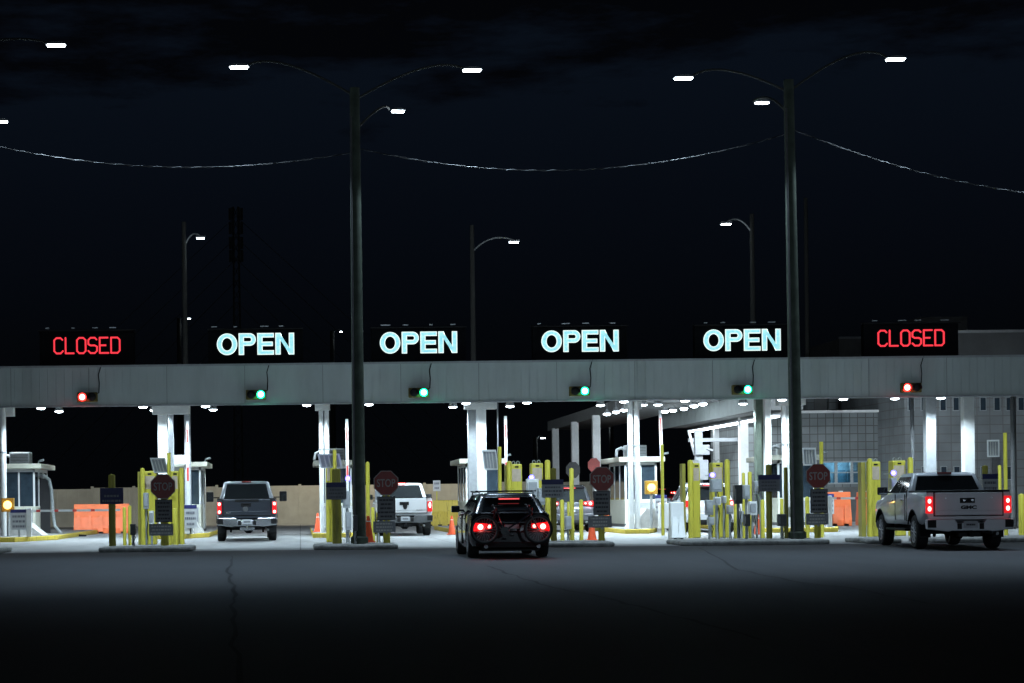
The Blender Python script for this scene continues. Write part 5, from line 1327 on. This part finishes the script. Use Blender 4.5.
part('equipment_panel', MB().box(ax(992, TD) - c, ax(999, TD) - c, -.15, 0, .4, az(995, 452, TD)), M['door_brown'] if 'door_brown' in M else M['dgrey'], r)
light('wall_lamp', 'SPOT', (ax(960, 75), 75, 5.6), 900, None, spot=150, tgt=(ax(960, 86), 86, 2.5))
# rooftop silhouettes beyond
r = root('far_building', (ax(915, 170), 170, 0), 'dim dark block rising beyond the right CLOSED sign', 'building')
part('wall', MB().box(-7, 7, 0, 10, 0, az(915, 338, 170)), M['far_wall'] if 'far_wall' in M else M['plinth'], r)
part('plant_room', MB().box(1, 5.5, 1, 8, az(915, 338, 170), az(915, 316, 170)), M['plinth'], r)
part('roof_edge', MB().box(-7.05, 7.05, -.05, .2, az(915, 338, 170), az(915, 338, 170) + .2), M['steel'], r)
for s_ in (-4, -1.5, 1, 3.5): part('window', MB().box(s_, s_ + 1.2, -.02, 0, az(915, 338, 170) - 3, az(915, 338, 170) - 1.5), M['glass'], r)

# ------------------------------------------------------------------ far lamps, towers and masts
def far_lamp(polepx, ptop, hx, hy, D, label, arm=True, hw=.4):
    X = ax(polepx, D); Z = az(polepx, ptop, D)
    r = root('far_street_lamp', (X, D, 0), label, 'street lamp', 'small distant street lamps')
    part('pole', MB().cyl((0, 0, 0), (0, 0, Z), .20 * D / 110, .13 * D / 110, n=10), M['far_pole'], r, smooth=True)
    HX, HZ = at(hx, hy, D); HX -= X
    part('arm', MB().tube(curve((0, 0, HZ - .6), (HX * .45, 0, HZ + .7), (HX, 0, HZ + .1)), .05), M['galv'], r, smooth=True)
    h = part('lamp_head', MB().box(-hw, hw, -.2, .2, 0, .12), M['grey'], r, loc=(HX, 0, HZ), bevel=.02)
    part('diffuser', MB().box(-hw * .8, hw * .8, -.15, .15, -.05, -.0), M['led_white'], h)
    light('lamp', 'SPOT', (HX, 0, HZ - .25), 60, r, rad=.1, spot=100, tgt=(HX, 0, 0))
    return r
M['far_pole'] = mat('far_pole', (.03, .032, .03), .9)

far_lamp(187, 222, 200.5, 238, 120, 'small lamp on a dark pole left of the lattice mast', hw=.3)
far_lamp(475, 225, 514, 242, 112, 'small lamp on a long arm above the second OPEN sign', hw=.34)
far_lamp(755, 214, 726, 224, 112, 'small lamp pointing left above the rightmost OPEN sign', hw=.34)
far_lamp(181, 318, 189, 318.5, 260, 'tiny lamp low beside the dark pole at the left', hw=.25)
far_lamp(334, 331, 341, 331.5, 260, 'tiny lamp just left of the left tall pole', hw=.25)
far_lamp(536, 437, 543, 438, 210, 'tiny lamp under the canopy right of the blue lamp', hw=.3)
far_lamp(612, 424, 606, 426, 260, 'tiny lamp right of the third white rear column', hw=.15)
r = root('dark_pole', (ax(809, 120), 120, 0), 'thin unlit pole right of the right tall pole', 'pole')
part('pole', MB().cyl((0, 0, 0), (0, 0, az(809, 198, 120)), .17, .12), M['far_pole'], r)
# lattice mast with antenna clusters
D = 230; r = root('antenna_mast', (ax(239, D), D, 0), 'dark antenna mast rising behind the OPEN sign at the left', 'antenna mast')
zt = az(239, 207, D); mb = MB()
for sx, sy in ((-1, -1), (1, -1), (1, 1), (-1, 1)): mb.cyl((sx * .55, sy * .55, 0), (sx * .3, sy * .3, zt), .11, n=6)
n = 26
for i in range(n):
    z0, z1 = zt * i / n, zt * (i + 1) / n; a0 = .55 - .25 * i / n; a1 = .55 - .25 * (i + 1) / n
    for s in (-1, 1): mb.cyl((-a0 * s, -a0, z0), (a1 * s, -a1, z1), .06, n=4); mb.cyl((-a0, -a0 * s, z0), (-a1, a1 * s, z1), .06, n=4)
part('lattice', mb, M['far_pole'], r)
for py in (214, 228, 243, 256):
    z = az(239, py, D); mb = MB()
    for k in range(6):
        a = k * pi / 3; mb.box(.75 * cos(a) - .16, .75 * cos(a) + .16, .75 * sin(a) - .16, .75 * sin(a) + .16, z - .75, z + .75)
    part('antenna', mb, M['far_pole'], r)
mb = MB()
for k in range(6):
    for s in (-1, 1): mb.tube([(0, 0, zt * (.97 - k * .07)), (s * (34 - k * 3.5), -4, 6)], .045, 4)
part('guy_wire', mb, M['far_pole'], r)
# low skyline clutter seen over the canopy

def fill_lamp(x, y, label, tx):  # added unseen lamp that brightens faces turned to the camera
    r = root('street_lamp', (x, y, 0), label, 'street lamp', 'added fill lamps far behind the camera')
    part('pole', MB().cyl((0, 0, 0), (0, 0, 13), .18, .12), M['pole'], r, smooth=True)
    h = part('lamp_head', MB().box(-.3, .3, -.2, .2, 0, .12), M['grey'], r, loc=(0, .4, 12.9), bevel=.02)
    part('arm', MB().box(-.04, .04, 0, .4, 12.93, 13), M['galv'], r)
    part('diffuser', MB().box(-.25, .25, -.15, .15, -.04, -.0), M['led_white'], h)
    light('lamp', 'SPOT', (0, .4, 12.8), 13500, r, spot=25, blend=.9, tgt=(tx - x, 50 - y, 4.0), col=(.66, .84, 1), rad=.15)
fill_lamp(-14, -32, 'added fill lamp behind the photographer on the left', 2)
fill_lamp(22, -32, 'added fill lamp behind the photographer on the right', 14)
